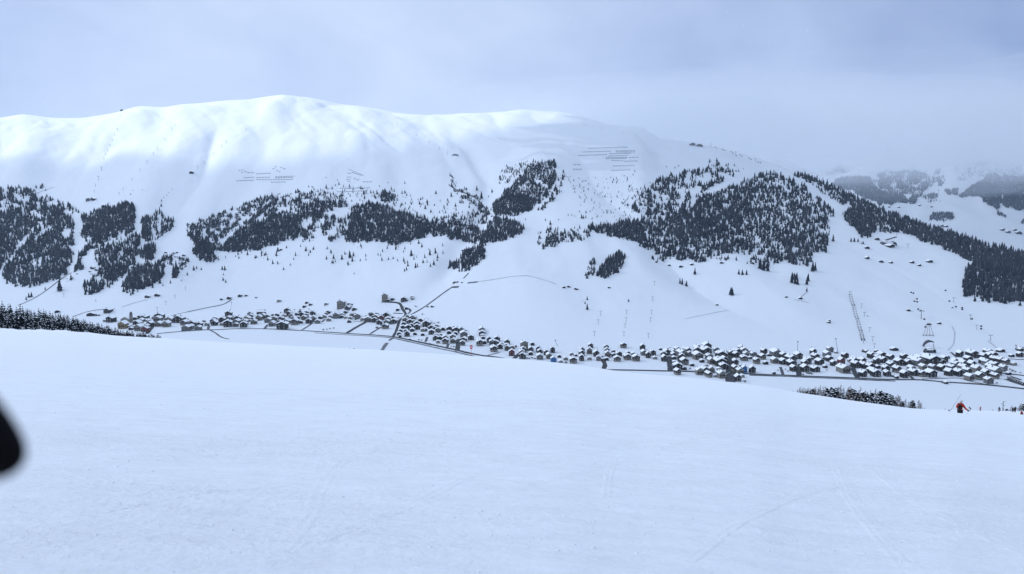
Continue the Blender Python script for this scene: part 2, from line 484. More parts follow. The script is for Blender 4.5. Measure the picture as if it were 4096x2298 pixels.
A, RR = np.meshgrid(az, rr)
X = np.sin(A) * RR; Y = np.cos(A) * RR
V = np.stack([X, Y, np.maximum(z_near(X, Y), -H - 25)], -1).reshape(-1, 3)
o = mk_np('piste_slope', V, grid_faces(len(rr), len(az), True), M['piste'])
tag(o, kind='structure')

uu = np.linspace(-1.35, 1.35, 260)
Ys = np.geomspace(380, 4400, 150)
U, YY = np.meshgrid(uu, Ys)
zf = -H + fbm(U * YY / 60, YY / 60, 81, 2) * 0.12 - np.where(YY > 2600, (YY - 2600) * 0.02, 0)
o = mk_np('valley_floor', np.stack([U * YY, YY, zf], -1).reshape(-1, 3), grid_faces(len(Ys), len(uu)), M['snow'])
tag(o, kind='structure')

uu = np.concatenate([np.linspace(-1.35, -0.72, 60, endpoint=False), np.linspace(-0.72, 0.72, 520, endpoint=False), np.linspace(0.72, 1.35, 60)])
tt = np.concatenate([np.linspace(-0.05, 0, 3, endpoint=False), np.linspace(0, 1.02, 330), np.linspace(1.03, 1.5, 30)])
U, T_ = np.meshgrid(uu, tt)
Yf = H / np.maximum(-foot_e(U), 0.05); Yr = np.maximum(ridge_y(U), Yf + 250)
YY = Yf + T_ * (Yr - Yf)
o = mk_np('mountain', np.stack([U * YY, YY, z_main(U, YY)], -1).reshape(-1, 3), grid_faces(len(tt), len(uu)), M['snow'])
tag(o, kind='structure')

uu = np.linspace(-0.2, 1.35, 360)
Ys = np.concatenate([np.linspace(5600, 9650, 200), np.linspace(9700, 11000, 14)])
U, YY = np.meshgrid(uu, Ys)
o = mk_np('distant_mountain', np.stack([U * YY, YY, z_far(U, YY)], -1).reshape(-1, 3), grid_faces(len(Ys), len(uu)), M['snow'])
tag(o, kind='structure')

# ------------------------------------------------------------------ air and cloud
def haze_box(x0, x1, y0, y1, z0, z1, dens):
    o = MB().box(x0, x1, y0, y1, z0, z1).build('haze', None)
    m = bpy.data.materials.new('haze'); m.use_nodes = True
    t = m.node_tree; t.nodes.clear()
    ou = nd(t, 'ShaderNodeOutputMaterial')
    v = nd(t, 'ShaderNodeVolumePrincipled')
    v.inputs['Color'].default_value = (0.72, 0.86, 1.0, 1)
    v.inputs['Density'].default_value = dens
    t.links.new(v.outputs[0], ou.inputs['Volume'])
    o.data.materials.append(m)
    return tag(o, kind='stuff')
haze_box(-16000, 16000, -1100, 11200, -1400, 960, HAZE)

LIT = [(-500, 400), (1450, 370), (2300, 430), (2250, 468), (2060, 474), (1900, 496), (1760, 516), (1600, 500), (1480, 488), (1420, 505), (1370, 530), (1320, 560), (1265, 590), (1205, 612), (1150, 575), (1090, 590), (1000, 600),
       (930, 592), (880, 612), (810, 622), (740, 600), (690, 602), (640, 578), (560, 572), (490, 574), (420, 590), (360, 606), (315, 628), (250, 622), (150, 608), (70, 602), (0, 572), (-500, 560)]
def in_poly(px, py, poly):
    p = np.asarray(poly, float); n = len(p); c = np.zeros(len(px), bool); j = n - 1
    for i in range(n):
        xi, yi = p[i]; xj, yj = p[j]
        c ^= ((yi > py) != (yj > py)) & (px < (xj - xi) * (py - yi) / (yj - yi + 1e-12) + xi)
        j = i
    return c
def shading_cloud():
    """the overcast: an unseen cloud layer added to shade the valley, its gap shaped to let the sun onto the upper left snowfields"""
    ZC = 3400.0; X0, X1, Y0, Y1, n = -13500, 8500, -6000, 11200, 600
    gx = np.linspace(X0, X1, n); gy = np.linspace(Y0, Y1, n)
    px = rng.uniform(-500, 2320, 50000); py = rng.uniform(365, 640, 50000)
    k = in_poly(px, py, LIT)
    P, ok = cast(px[k], py[k], z_val, 2400, 3700, 120); P = P[ok]
    s = (ZC - P[:, 2]) / sun_dir.z
    qx = P[:, 0] + sun_dir.x * s; qy = P[:, 1] + sun_dir.y * s
    h, _, _ = np.histogram2d(qy, qx, bins=[n, n], range=[[Y0, Y1], [X0, X1]])
    h = (h > 0).astype(float)
    def blur(a, r):
        for ax in (0, 1):
            a = sum(np.roll(a, d, ax) for d in range(-r, r + 1)) / (2 * r + 1)
        return a
    h = blur((blur(h, 3) > 0.30).astype(float), 1)
    GX, GY = np.meshgrid(gx, gy)
    thin = np.clip(h * 1.1 - 0.22 * np.clip(fbm(GX / 330, GY / 330, 91, 3) + 0.1, 0, 1), 0, 1)
    zc = ZC + fbm(GX / 1500, GY / 1500, 95, 3) * 120
    o = mk_np('shading_cloud_layer', np.stack([GX, GY, zc], -1).reshape(-1, 3), grid_faces(n, n), None or M['snow'], attr=('thin', thin.ravel()))  # unseen sheet added for its shade, with a gap shaped for the sunlit snow
    m = bpy.data.materials.new('cloud'); m.use_nodes = True
    t = m.node_tree; t.nodes.clear()
    ou = nd(t, 'ShaderNodeOutputMaterial'); tr = nd(t, 'ShaderNodeBsdfTransparent'); tl = nd(t, 'ShaderNodeBsdfTranslucent')
    tl.inputs['Color'].default_value = (0.93, 0.96, 1.0, 1)
    # less light let through towards the right, made up to dim the right slopes
    g = nd(t, 'ShaderNodeTexCoord'); sx = nd(t, 'ShaderNodeSeparateXYZ'); t.links.new(g.outputs['Object'], sx.inputs[0])
    th = nd(t, 'ShaderNodeMapRange', interpolation_type='SMOOTHSTEP', inputs={1: 0.0, 2: 4000.0, 3: 1.0, 4: 0.4}); t.links.new(sx.outputs['X'], th.inputs[0])
    vs = nd(t, 'ShaderNodeVectorMath', operation='SCALE'); vs.inputs[0].default_value = (0.86, 0.945, 1.0); t.links.new(th.outputs[0], vs.inputs['Scale']); t.links.new(vs.outputs[0], tl.inputs['Color'])
    th2 = nd(t, 'ShaderNodeMath', operation='MULTIPLY', inputs={1: 0.22}); t.links.new(th.outputs[0], th2.inputs[0])
    a = nd(t, 'ShaderNodeAttribute', attribute_name='thin')
    mr = nd(t, 'ShaderNodeMapRange', inputs={1: 0.0, 2: 1.0, 3: 0.20, 4: 1.0})
    mx = nd(t, 'ShaderNodeMixShader')
    t.links.new(a.outputs['Fac'], mr.inputs[0]); t.links.new(th2.outputs[0], mr.inputs[3]); t.links.new(mr.outputs[0], mx.inputs[0])
    t.links.new(tl.outputs[0], mx.inputs[1]); t.links.new(tr.outputs[0], mx.inputs[2])
    t.links.new(mx.outputs[0], ou.inputs['Surface'])
    o.data.materials[0] = m
    return tag(o, kind='structure')
shading_cloud()

# low cloud hanging about the summits: soft uneven banks of thin mist, each a closed body of air
def low_cloud(px, py, Yd, a, dens, seed, label):
    u, e = ray(px, py); c = (float(u) * Yd, Yd, float(e) * Yd)
    nu, nv = 44, 22
    th = np.linspace(0, 2 * np.pi, nu, endpoint=False)[None]; ph = np.linspace(0.0, np.pi, nv)[:, None]
    d = np.stack([np.sin(ph) * np.cos(th), np.sin(ph) * np.sin(th), -np.cos(ph) * np.ones_like(th)], -1)
    r = 1 + 0.34 * fbm(d[..., 0] * 2.3 + seed, d[..., 2] * 2.0 + d[..., 1] * 1.3 + seed, seed, 3)
    r[0] = r[0].mean(); r[-1] = r[-1].mean()
    V = d * r[..., None] * np.array(a) + np.array(c)
    o = mk_np('low_cloud', V.reshape(-1, 3), grid_faces(nv, nu, True), M['snow'])
    m = bpy.data.materials.new('mist'); m.use_nodes = True
    t = m.node_tree; t.nodes.clear()
    ou = nd(t, 'ShaderNodeOutputMaterial'); v = nd(t, 'ShaderNodeVolumePrincipled')
    v.inputs['Color'].default_value = (0.97, 0.985, 1.0, 1); v.inputs['Density'].default_value = dens
    t.links.new(v.outputs[0], ou.inputs['Volume'])
    o.data.materials[0] = m
    tag(o, label, 'cloud', 'low clouds about the summits', 'stuff')
for i, (px, py, Yd, a, dn, lab) in enumerate([
    (3500, 520, 4600, (2300, 900, 330), 8.0e-4, 'broad pale mist bank over the distant mountain'),
    (3950, 520, 5600, (1700, 700, 300), 7.0e-4, 'mist bank over the far right summit'),
    (2980, 520, 2950, (620, 420, 190), 8.0e-4, 'mist around the summit lift station'),
    (2560, 470, 2950, (640, 380, 140), 6.5e-4, 'mist above the right barrier field'),
    (2350, 560, 2760, (520, 260, 90), 6.0e-4, 'thin mist wisp across the right upper snowfield')]):
    for j, (k, w) in enumerate(((1.25, .22), (1.0, .26), (.78, .28), (.55, .30))):          # thinning outwards
        low_cloud(px + 60 * math.sin(j * 2.1 + i), py - 10 * j, Yd + 40 * j, tuple(x * k for x in a), dn * w * 1.25, 11 + 7 * i + 3 * j, lab if j == 0 else f"{lab}, {('', 'middle', 'inner', 'innermost')[j]} part")

# ------------------------------------------------------------------ far forest: one mass of thousands of small conifers
def ov(pts): return [(x * 1.5901, y * 1.5901) for x, y in pts]
def c4(pts): return [(3072 + x / 2.5156, 450 + y / 2.5156) for x, y in pts]
# (outline in the photo, share of ground that is wooded, tree height m, clump size px)
WOODS = [
    (ov([(-60, 530), (0, 540), (60, 522), (100, 530), (150, 520), (185, 560), (188, 600), (182, 640), (168, 690), (120, 712), (60, 728), (14, 712), (0, 690), (-60, 700)]), .74, 18, 34),
    (ov([(-60, 470), (0, 475), (110, 468), (130, 500), (195, 530), (180, 560), (100, 530), (0, 545), (-60, 540)]), .42, 17, 22),
    (ov([(212, 545), (260, 525), (320, 510), (345, 520), (330, 570), (300, 590), (270, 610), (225, 615), (205, 600)]), .86, 17, 24),
    (ov([(195, 640), (215, 622), (300, 605), (338, 560), (348, 562), (322, 592), (246, 622), (222, 628), (200, 678), (184, 690)]), .9, 16, 20),
    (ov([(240, 630), (290, 615), (350, 588), (355, 620), (340, 650), (330, 690), (300, 700), (245, 740), (215, 745), (212, 720), (250, 680), (240, 650)]), .80, 18, 28),
    (ov([(340, 645), (365, 615), (395, 615), (390, 650), (370, 660), (355, 650)]), .95, 18, 20),
    (ov([(355, 560), (372, 545), (382, 560), (376, 610), (360, 605)]), .9, 17, 20),
    (ov([(372, 545), (400, 526), (440, 560), (430, 580), (390, 605), (376, 605)]), .42, 15, 20),
    (ov([(315, 700), (350, 670), (415, 665), (420, 690), (385, 720), (330, 735), (308, 725)]), .95, 18, 22),
    (ov([(395, 655), (430, 648), (435, 668), (400, 672)]), .7, 17, 16),
    (ov([(430, 680), (446, 674), (448, 700), (434, 700)]), .9, 18, 16),
    (ov([(470, 570), (520, 550), (600, 520), (690, 488), (692, 508), (625, 545), (552, 602), (545, 640), (500, 622), (470, 595)]), .50, 10, 12),
    (ov([(485, 595), (520, 612), (550, 655), (520, 660), (488, 640)]), .95, 16, 22),
    (ov([(545, 630), (600, 580), (680, 545), (740, 545), (760, 570), (750, 600), (690, 622), (620, 633), (560, 634)]), .90, 17, 26),
    (ov([(610, 565), (692, 500), (698, 506), (640, 556), (622, 568)]), .9, 13, 16),
    (ov([(650, 545), (720, 505), (800, 505), (870, 510), (900, 540), (880, 590), (820, 610), (760, 605), (750, 560)]), .55, 16, 26),
    (ov([(690, 502), (740, 488), (800, 478), (880, 500), (870, 512), (720, 506)]), .22, 12, 16),
    (ov([(865, 605), (880, 560), (880, 522), (930, 514), (960, 520), (1000, 535), (1060, 545), (1080, 560), (1085, 590), (1040, 607), (1000, 620), (950, 605), (900, 612)]), .86, 17, 28),
    (ov([(1080, 560), (1130, 560), (1200, 575), (1225, 580), (1222, 612), (1200, 615), (1150, 605), (1085, 592)]), .8, 16, 24),
    (ov([(940, 500), (985, 474), (1002, 490), (1000, 505), (960, 510)]), .45, 14, 16),
    (ov([(1060, 560), (1200, 530), (1240, 540), (1230, 565), (1120, 560)]), .22, 14, 16),
    (ov([(1248, 510), (1262, 496), (1290, 460), (1340, 410), (1390, 405), (1400, 440), (1388, 488), (1350, 520), (1290, 500)]), .68, 11, 14),
    (ov([(1392, 410), (1412, 440), (1400, 470), (1390, 440)]), .3, 12, 12),
    (ov([(1250, 440), (1280, 420), (1340, 405), (1300, 450), (1250, 470)]), .14, 9, 14),
    (ov([(1238, 520), (1290, 480), (1350, 502), (1340, 530), (1290, 545), (1248, 545)]), .97, 12, 26),
    (ov([(1385, 500), (1418, 430), (1424, 434), (1400, 500), (1365, 528), (1350, 530)]), .62, 11, 12),
    (ov([(1215, 580), (1250, 550), (1310, 560), (1320, 576), (1300, 595), (1240, 612), (1212, 606)]), .93, 14, 24),
    (ov([(1125, 440), (1165, 470), (1204, 500), (1232, 545), (1212, 542), (1180, 505), (1130, 462)]), .20, 10, 12),
    (ov([(1140, 475), (1180, 493), (1210, 518), (1226, 545), (1215, 545), (1190, 510), (1140, 482)]), .55, 10, 12),
    (ov([(1125, 680), (1150, 660), (1188, 620), (1226, 615), (1215, 650), (1180, 685), (1150, 684)]), .9, 16, 20),
    (ov([(1350, 590), (1400, 574), (1480, 578), (1500, 600), (1420, 612), (1355, 632)]), .40, 13, 16),
    (ov([(1480, 572), (1540, 566), (1600, 555), (1625, 580), (1605, 612), (1560, 600), (1490, 588)]), .92, 15, 24),
    (ov([(1590, 560), (1620, 540), (1700, 535), (1765, 490), (1850, 468), (1910, 440), (1960, 440), (2040, 480), (2080, 520), (2100, 545), (2085, 600), (2080, 630), (2040, 640), (2000, 666), (1960, 655), (1900, 640), (1830, 640), (1770, 660), (1700, 655), (1640, 640), (1600, 605)]), .64, 17, 12),
    (ov([(1760, 500), (1850, 470), (1905, 470), (1880, 560), (1790, 600), (1700, 600), (1700, 560)]), .45, 17, 14),
    (ov([(1590, 530), (1620, 480), (1660, 450), (1740, 430), (1800, 420), (1850, 440), (1760, 490), (1700, 540), (1620, 545)]), .40, 16, 22),
    (ov([(1780, 405), (1870, 420), (1872, 436), (1800, 440)]), .16, 15, 16),
    (ov([(1640, 645), (1760, 655), (2050, 640), (2050, 676), (1980, 665), (1800, 655), (1640, 655)]), .20, 14, 16),
    (ov([(1500, 690), (1520, 660), (1560, 635), (1575, 645), (1566, 680), (1530, 700), (1505, 705)]), .97, 15, 24),
    (ov([(1470, 672), (1490, 650), (1497, 680), (1476, 706)]), .45, 10, 12),
    (ov([(1935, 434), (2060, 442), (2150, 494), (2250, 543), (2400, 583), (2620, 636), (2640, 725), (2540, 697), (2480, 678), (2420, 648), (2340, 612), (2272, 588), (2225, 590), (2186, 546), (2120, 504), (2050, 460)]), .99, 17, 30),
    (ov([(2012, 448), (2096, 492), (2132, 512), (2116, 518), (2060, 480)]), .8, 14, 20),
    (ov([(2120, 535), (2150, 525), (2160, 520), (2200, 562), (2208, 584), (2186, 596), (2168, 600), (2150, 578), (2124, 550)]), .97, 15, 22),
    (ov([(2430, 672), (2470, 655), (2640, 690), (2640, 760), (2520, 764), (2460, 756), (2418, 735)]), .88, 18, 14),
    (ov([(1905, 655), (1935, 655), (1935, 680), (1910, 680)]), .5, 15, 14),
    (ov([(1985, 690), (2008, 695), (2008, 716), (1990, 712)]), .7, 15, 14),
    (ov([(500, 500), (880, 470), (1240, 520), (1240, 560), (900, 520), (690, 485)]), .035, 12, 10),
    (ov([(1420, 440), (1600, 440), (1600, 580), (1480, 575)]), .02, 8, 10),
    (ov([(1580, 470), (1640, 460), (1640, 530), (1590, 540), (1560, 500)]), .07, 7, 10),
    (ov([(560, 625), (1120, 610), (1120, 670), (700, 660), (560, 650)]), .018, 13, 10),
    (ov([(440, 650), (480, 650), (470, 680), (440, 690)]), .25, 11, 10),
]
FAR_WOODS = [
    (c4([(620, 740), (700, 670), (850, 650), (1050, 645), (1070, 740), (1180, 820), (1380, 820), (1420, 905), (1130, 942), (1000, 870), (750, 780)]), .98, 22, 30),
    (c4([(1050, 650), (1250, 590), (1420, 590), (1600, 640), (1780, 640), (1770, 720), (1600, 760), (1550, 840), (1380, 820), (1180, 820)]), .62, 22, 24),
    (c4([(1400, 905), (1480, 840), (1600, 755), (1570, 840), (1450, 925)]), .85, 20, 20),
    (c4([(1640, 640), (1760, 560), (1740, 600), (1660, 640)]), .5, 18, 16),
    (c4([(1910, 860), (2000, 770), (2130, 690), (2250, 690), (2350, 800), (2340, 950), (2290, 990), (2200, 920), (2110, 840)]), .98, 22, 30),
    (c4([(2130, 690), (2200, 620), (2400, 645), (2800, 660), (2800, 1010), (2450, 970), (2350, 930), (2350, 800), (2250, 700)]), .85, 22, 30),
    (c4([(1600, 1070), (1650, 1010), (1840, 1010), (1870, 1070), (1780, 1125), (1720, 1110)]), .75, 18, 20),
    (c4([(2290, 970), (2390, 1055), (2380, 1075), (2300, 1030)]), .7, 20, 20),
    (c4([(2540, 1080), (2700, 1080), (2700, 1140), (2560, 1120)]), .9, 20, 20),
    (c4([(430, 640), (700, 520), (900, 540), (850, 600), (600, 640), (500, 640)]), .20, 18, 20),
    (c4([(1770, 780), (1920, 770), (1900, 840), (1790, 830)]), .45, 20, 16),
    (c4([(1560, 850), (1740, 780), (1720, 920), (1600, 900)]), .28, 18, 16),
    (c4([(1880, 520), (2200, 490), (2700, 560), (2700, 660), (2100, 640), (1900, 700)]), .08, 16, 16),
]
def c5(pts): return [(x / 2.5156, 850 + y / 2.5156) for x, y in pts]
def c2(pts): return [(1024 + x / 2.5156, 350 + y / 2.5156) for x, y in pts]
def c3(pts): return [(2048 + x / 2.5156, 350 + y / 2.5156) for x, y in pts]
# runs and clearings left white
GAPS = [c5(p) for p in ([(150, 380), (240, 255), (295, 220), (265, 310), (190, 400)], [(400, 200), (500, 140), (515, 172), (440, 235), (350, 300), (340, 280)], [(335, 15), (445, 25), (425, 75), (345, 65)], [(630, 190), (690, 170), (770, 185), (705, 205), (675, 275), (625, 262)], [(870, 225), (925, 268), (905, 305), (868, 275)],
        [(1195, 395), (1242, 375), (1255, 430), (1225, 465)], [(1280, 545), (1380, 528), (1365, 560), (1285, 585)], [(1215, 720), (1290, 590), (1312, 600), (1250, 735)], [(1480, 300), (1565, 305), (1475, 345)], [(0, 560), (60, 500), (130, 430), (140, 445), (70, 530), (10, 610)], [(640, 640), (740, 560), (780, 440), (800, 400), (760, 560), (660, 670)])] \
    + [c2(p) for p in ([(790, 1215), (870, 1208), (960, 1238), (952, 1300), (860, 1335), (800, 1384), (785, 1300)], [(515, 1318), (562, 1308), (565, 1400), (528, 1400)], [(1318, 1232), (1347, 1220), (1347, 1295), (1322, 1290)], [(230, 1210), (300, 1200), (250, 1280), (190, 1300)], [(640, 1330), (700, 1320), (690, 1384), (650, 1384)])] \
    + [c3(p) for p in ([(1690, 1040), (1780, 1010), (1885, 998), (1935, 1045), (1800, 1085)], [(1780, 1145), (1935, 1078), (1905, 1135), (1795, 1210)], [(1400, 1290), (1480, 1270), (1560, 1310), (1440, 1330)], [(150, 1110), (330, 1110), (350, 1120), (160, 1125)], [(220, 930), (300, 940), (310, 990), (240, 980)])] \
    + [c4(p) for p in ([(100, 560), (270, 640), (430, 715), (560, 820), (720, 915), (800, 970), (740, 1010), (640, 990), (600, 920), (440, 790), (330, 720), (200, 660), (60, 600)], [(800, 862), (930, 928), (1020, 1000), (1105, 1060), (1165, 1140), (1310, 1172), (1250, 1195), (1150, 1155), (1078, 1062), (975, 972), (870, 915)])]
def forest(woods, fn, Ya, Yb, name, label):
    PX = []; PY = []; HT = []
    for poly, dens, ht, cl in woods:
        p = np.array(poly); x0, y0 = p.min(0); x1, y1 = p.max(0)
        mid = cast([(x0 + x1) / 2], [(y0 + y1) / 2], fn, Ya, Yb)[0][0]
        dist = mid[1] if mid[1] > 10 else 2200.0
        hp = ht * F_PX / dist
        hp *= .72; ht = ht * .72
        n = int((x1 - x0) * (y1 - y0) / ((0.24 if dens > .8 else 0.32) * hp * 0.26 * hp))
        x = rng.uniform(x0, x1, n); y = rng.uniform(y0, y1, n)
        # ragged outline
        jx = fbm(x / 22, y / 22, 101, 2) * 14; jy = fbm(x / 22, y / 22, 103, 2) * 11
        k = in_poly(x + jx, y + jy, poly)
        jx0, jy0, kk = jx, jy, k
        x = x[k]; y = y[k]
        c = 0.5 + 0.85 * fbm(x / cl, y / cl * 1.0, 107, 3)
        pr = np.clip(dens + (dens < .95) * (c - 0.5) * 2.6 * min(dens, 1 - dens) * 1.5, 0, 1)
        k = rng.uniform(0, 1, len(x)) < pr
        for gp in GAPS:
            if name == 'mountain_forest': k &= ~in_poly(x + jx0[kk] * .4, y + jy0[kk] * .4, gp)
        PX.append(x[k]); PY.append(y[k]); HT.append(np.full(k.sum(), ht))
    PX = np.concatenate(PX); PY = np.concatenate(PY); HT = np.concatenate(HT)
    P, ok = cast(PX, PY, fn, Ya, Yb, 260)
    P = P[ok]; HT = HT[ok]
    n = len(P)
    HT = HT * rng.normal(1, 0.30, n).clip(0.4, 1.8)
    # one small conifer: three ragged skirts of five sides
    tv = []; tf = []
    for (zb, zt, rb) in ((0.02, 0.55, 0.175), (0.26, 0.80, 0.14), (0.52, 1.0, 0.092)):
        b = len(tv); tv.append((0, 0, zt))
        for k in range(5):
            a = 2 * math.pi * k / 5 + zb * 3
            tv.append((rb * math.cos(a), rb * math.sin(a), zb))
        for k in range(5): tf.append((b, b + 1 + k, b + 1 + (k + 1) % 5))
    tv = np.array(tv); tf = np.array(tf)
    a = rng.uniform(0, 6.283, n); wd = rng.normal(1.12, 0.25, n).clip(.6, 1.8)
    ca = np.cos(a)[:, None]; sa = np.sin(a)[:, None]
    jit = rng.normal(1, 0.22, (n, len(tv)))
    x = (tv[:, 0] * ca - tv[:, 1] * sa) * HT[:, None] * wd[:, None] * jit
    y = (tv[:, 0] * sa + tv[:, 1] * ca) * HT[:, None] * wd[:, None] * jit
    z = tv[:, 2] * HT[:, None] * rng.normal(1, 0.04, (n, len(tv)))
    V = np.stack([x + P[:, :1], y + P[:, 1:2], z + P[:, 2:] - 0.6], -1).reshape(-1, 3)
    Fc = (tf[None] + (np.arange(n) * len(tv))[:, None, None]).reshape(-1, 3)
    tint = np.repeat((rng.beta(0.6, 12, n) + .07 * np.clip(fbm(P[:, 0] / 90, P[:, 1] / 90, 171, 3) + .1, 0, 1))[:, None], len(tv), 1) + np.where(rng.uniform(0, 1, (n, len(tv))) < .07, .20, 0)
    o = mk_np(name, V, Fc, M['needles_snow'], smooth=False, attr=('tint', tint.ravel()))
    tag(o, label, 'forest', kind='stuff')
    return n
NF = forest(WOODS, z_val, 900, 4000, 'mountain_forest', 'dark conifer woods in patches across the snowy mountainside above the village')
NF2 = forest([(a, b, c * 1.3, d) for a, b, c, d in FAR_WOODS], z_far, 5650, 9600, 'hazy_forest', 'hazy grey conifer woods on the distant mountain behind the wooded ridge')
print('forest trees', NF, NF2)

# ------------------------------------------------------------------ roads, lanes, paths, the river
def crop(name, pts):
    x0, y0, s = CR[name]
    return [(x0 + p[0] / s, y0 + p[1] / s) for p in pts]
S5 = 2576 / 512.0
CR = {'P1': (400, 1230, S5), 'P2': (880, 1180, S5), 'P3': (1360, 1180, 2456 / 340.0), 'P4': (1580, 1260, S5), 'P5': (2048, 1360, S5), 'P6': (2560, 1360, S5), 'P7': (3072, 1370, S5), 'P8': (3584, 1370, S5),
      'C1': (0, 350, 2.5156), 'C2': (1024, 350, 2.5156), 'C3': (2048, 350, 2.5156), 'C4': (3072, 450, 2.5156), 'C5': (0, 850, 2.5156), 'C6': (1024, 1000, 2.5156), 'C7': (2048, 1100, 2.5156), 'C8': (3072, 1150, 2.5156), 'R3': (2048, 520, 1 / 1.4066)}
def ribbon(name, pix, width, m, lift, step=10.0, kind='structure', label=None):
    p = np.array(pix, float)
    d = np.r_[0, np.cumsum(np.hypot(np.diff(p[:, 0]), np.diff(p[:, 1])))]
    q = np.linspace(0, d[-1], max(6, int(d[-1] / 6)))
    P, ok = at(np.interp(q, d, p[:, 0]), np.interp(q, d, p[:, 1]))
    P = P[ok]
    if len(P) < 2: return None
    # even spacing on the ground, smoothed
    dd = np.r_[0, np.cumsum(np.hypot(np.diff(P[:, 0]), np.diff(P[:, 1])))]
    n = max(4, int(dd[-1] / step))
    qq = np.linspace(0, dd[-1], n)
    X = np.interp(qq, dd, P[:, 0]); Y = np.interp(qq, dd, P[:, 1])
    for _ in range(2):
        if n > 4:
            X[1:-1] = (X[:-2] + 2 * X[1:-1] + X[2:]) / 4; Y[1:-1] = (Y[:-2] + 2 * Y[1:-1] + Y[2:]) / 4
    tx = np.gradient(X); ty = np.gradient(Y); l = np.hypot(tx, ty) + 1e-9
    nx, ny = -ty / l, tx / l
    V = []; Wd = width * (1 + 0.16 * fbm(qq / 25, qq * 0, 7, 2))
    for s in (-0.5, -0.17, 0.17, 0.5):
        x = X + nx * Wd * s; y = Y + ny * Wd * s
        V.append(np.stack([x, y, ground(x, y) + lift], -1))
    V = np.stack(V, 1).reshape(-1, 3)
    o = mk_np(name, V, grid_faces(n, 4), m)
    if kind: tag(o, kind=kind)
    return o
main_road = crop('P1', [(1140, 535), (1300, 515), (1640, 485), (1800, 470), (2180, 452), (2400, 455)]) + crop('P2', [(130, 690), (290, 684), (900, 684), (1100, 692), (1300, 702), (1900, 735), (2400, 768), (2576, 778)]) \
    + crop('P3', [(240, 1122), (830, 1150), (1550, 1206), (1800, 1262), (2456, 1400)]) + crop('P4', [(800, 615), (1220, 705), (1500, 775), (1800, 830), (2050, 850), (2300, 900)])
ribbon('main_road', main_road, 9.5, M['asphalt'], 0.10)
road_r = [(2330, 1478)] + crop('P5', [(1870, 602), (2576, 615)]) + crop('P6', [(500, 628), (1100, 640), (1800, 655), (2200, 688), (2576, 705)]) + crop('P7', [(400, 664), (900, 688), (1700, 718), (2400, 752)]) \
    + crop('P8', [(500, 752), (950, 800), (1500, 830), (1900, 862), (2576, 935)]) + [(4200, 1568), (4500, 1590)]
ribbon('main_road.001', road_r, 9.5, M['asphalt'], 0.10)
riv = crop('P2', [(1900, 752), (2576, 795)]) + crop('P3', [(240, 1138), (830, 1168), (1500, 1218), (1800, 1292), (2456, 1432)]) + crop('P4', [(820, 650), (1200, 728), (1500, 800), (1700, 838)])
ribbon('river', [(x, y + 3) for x, y in riv], 7.0, M['water'], 0.14)
ribbon('river.001', crop('P6', [(2200, 712), (2576, 728)]) + crop('P7', [(400, 688), (900, 712), (1700, 745), (2400, 778), (2560, 782)]), 7.0, M['water'], 0.14)
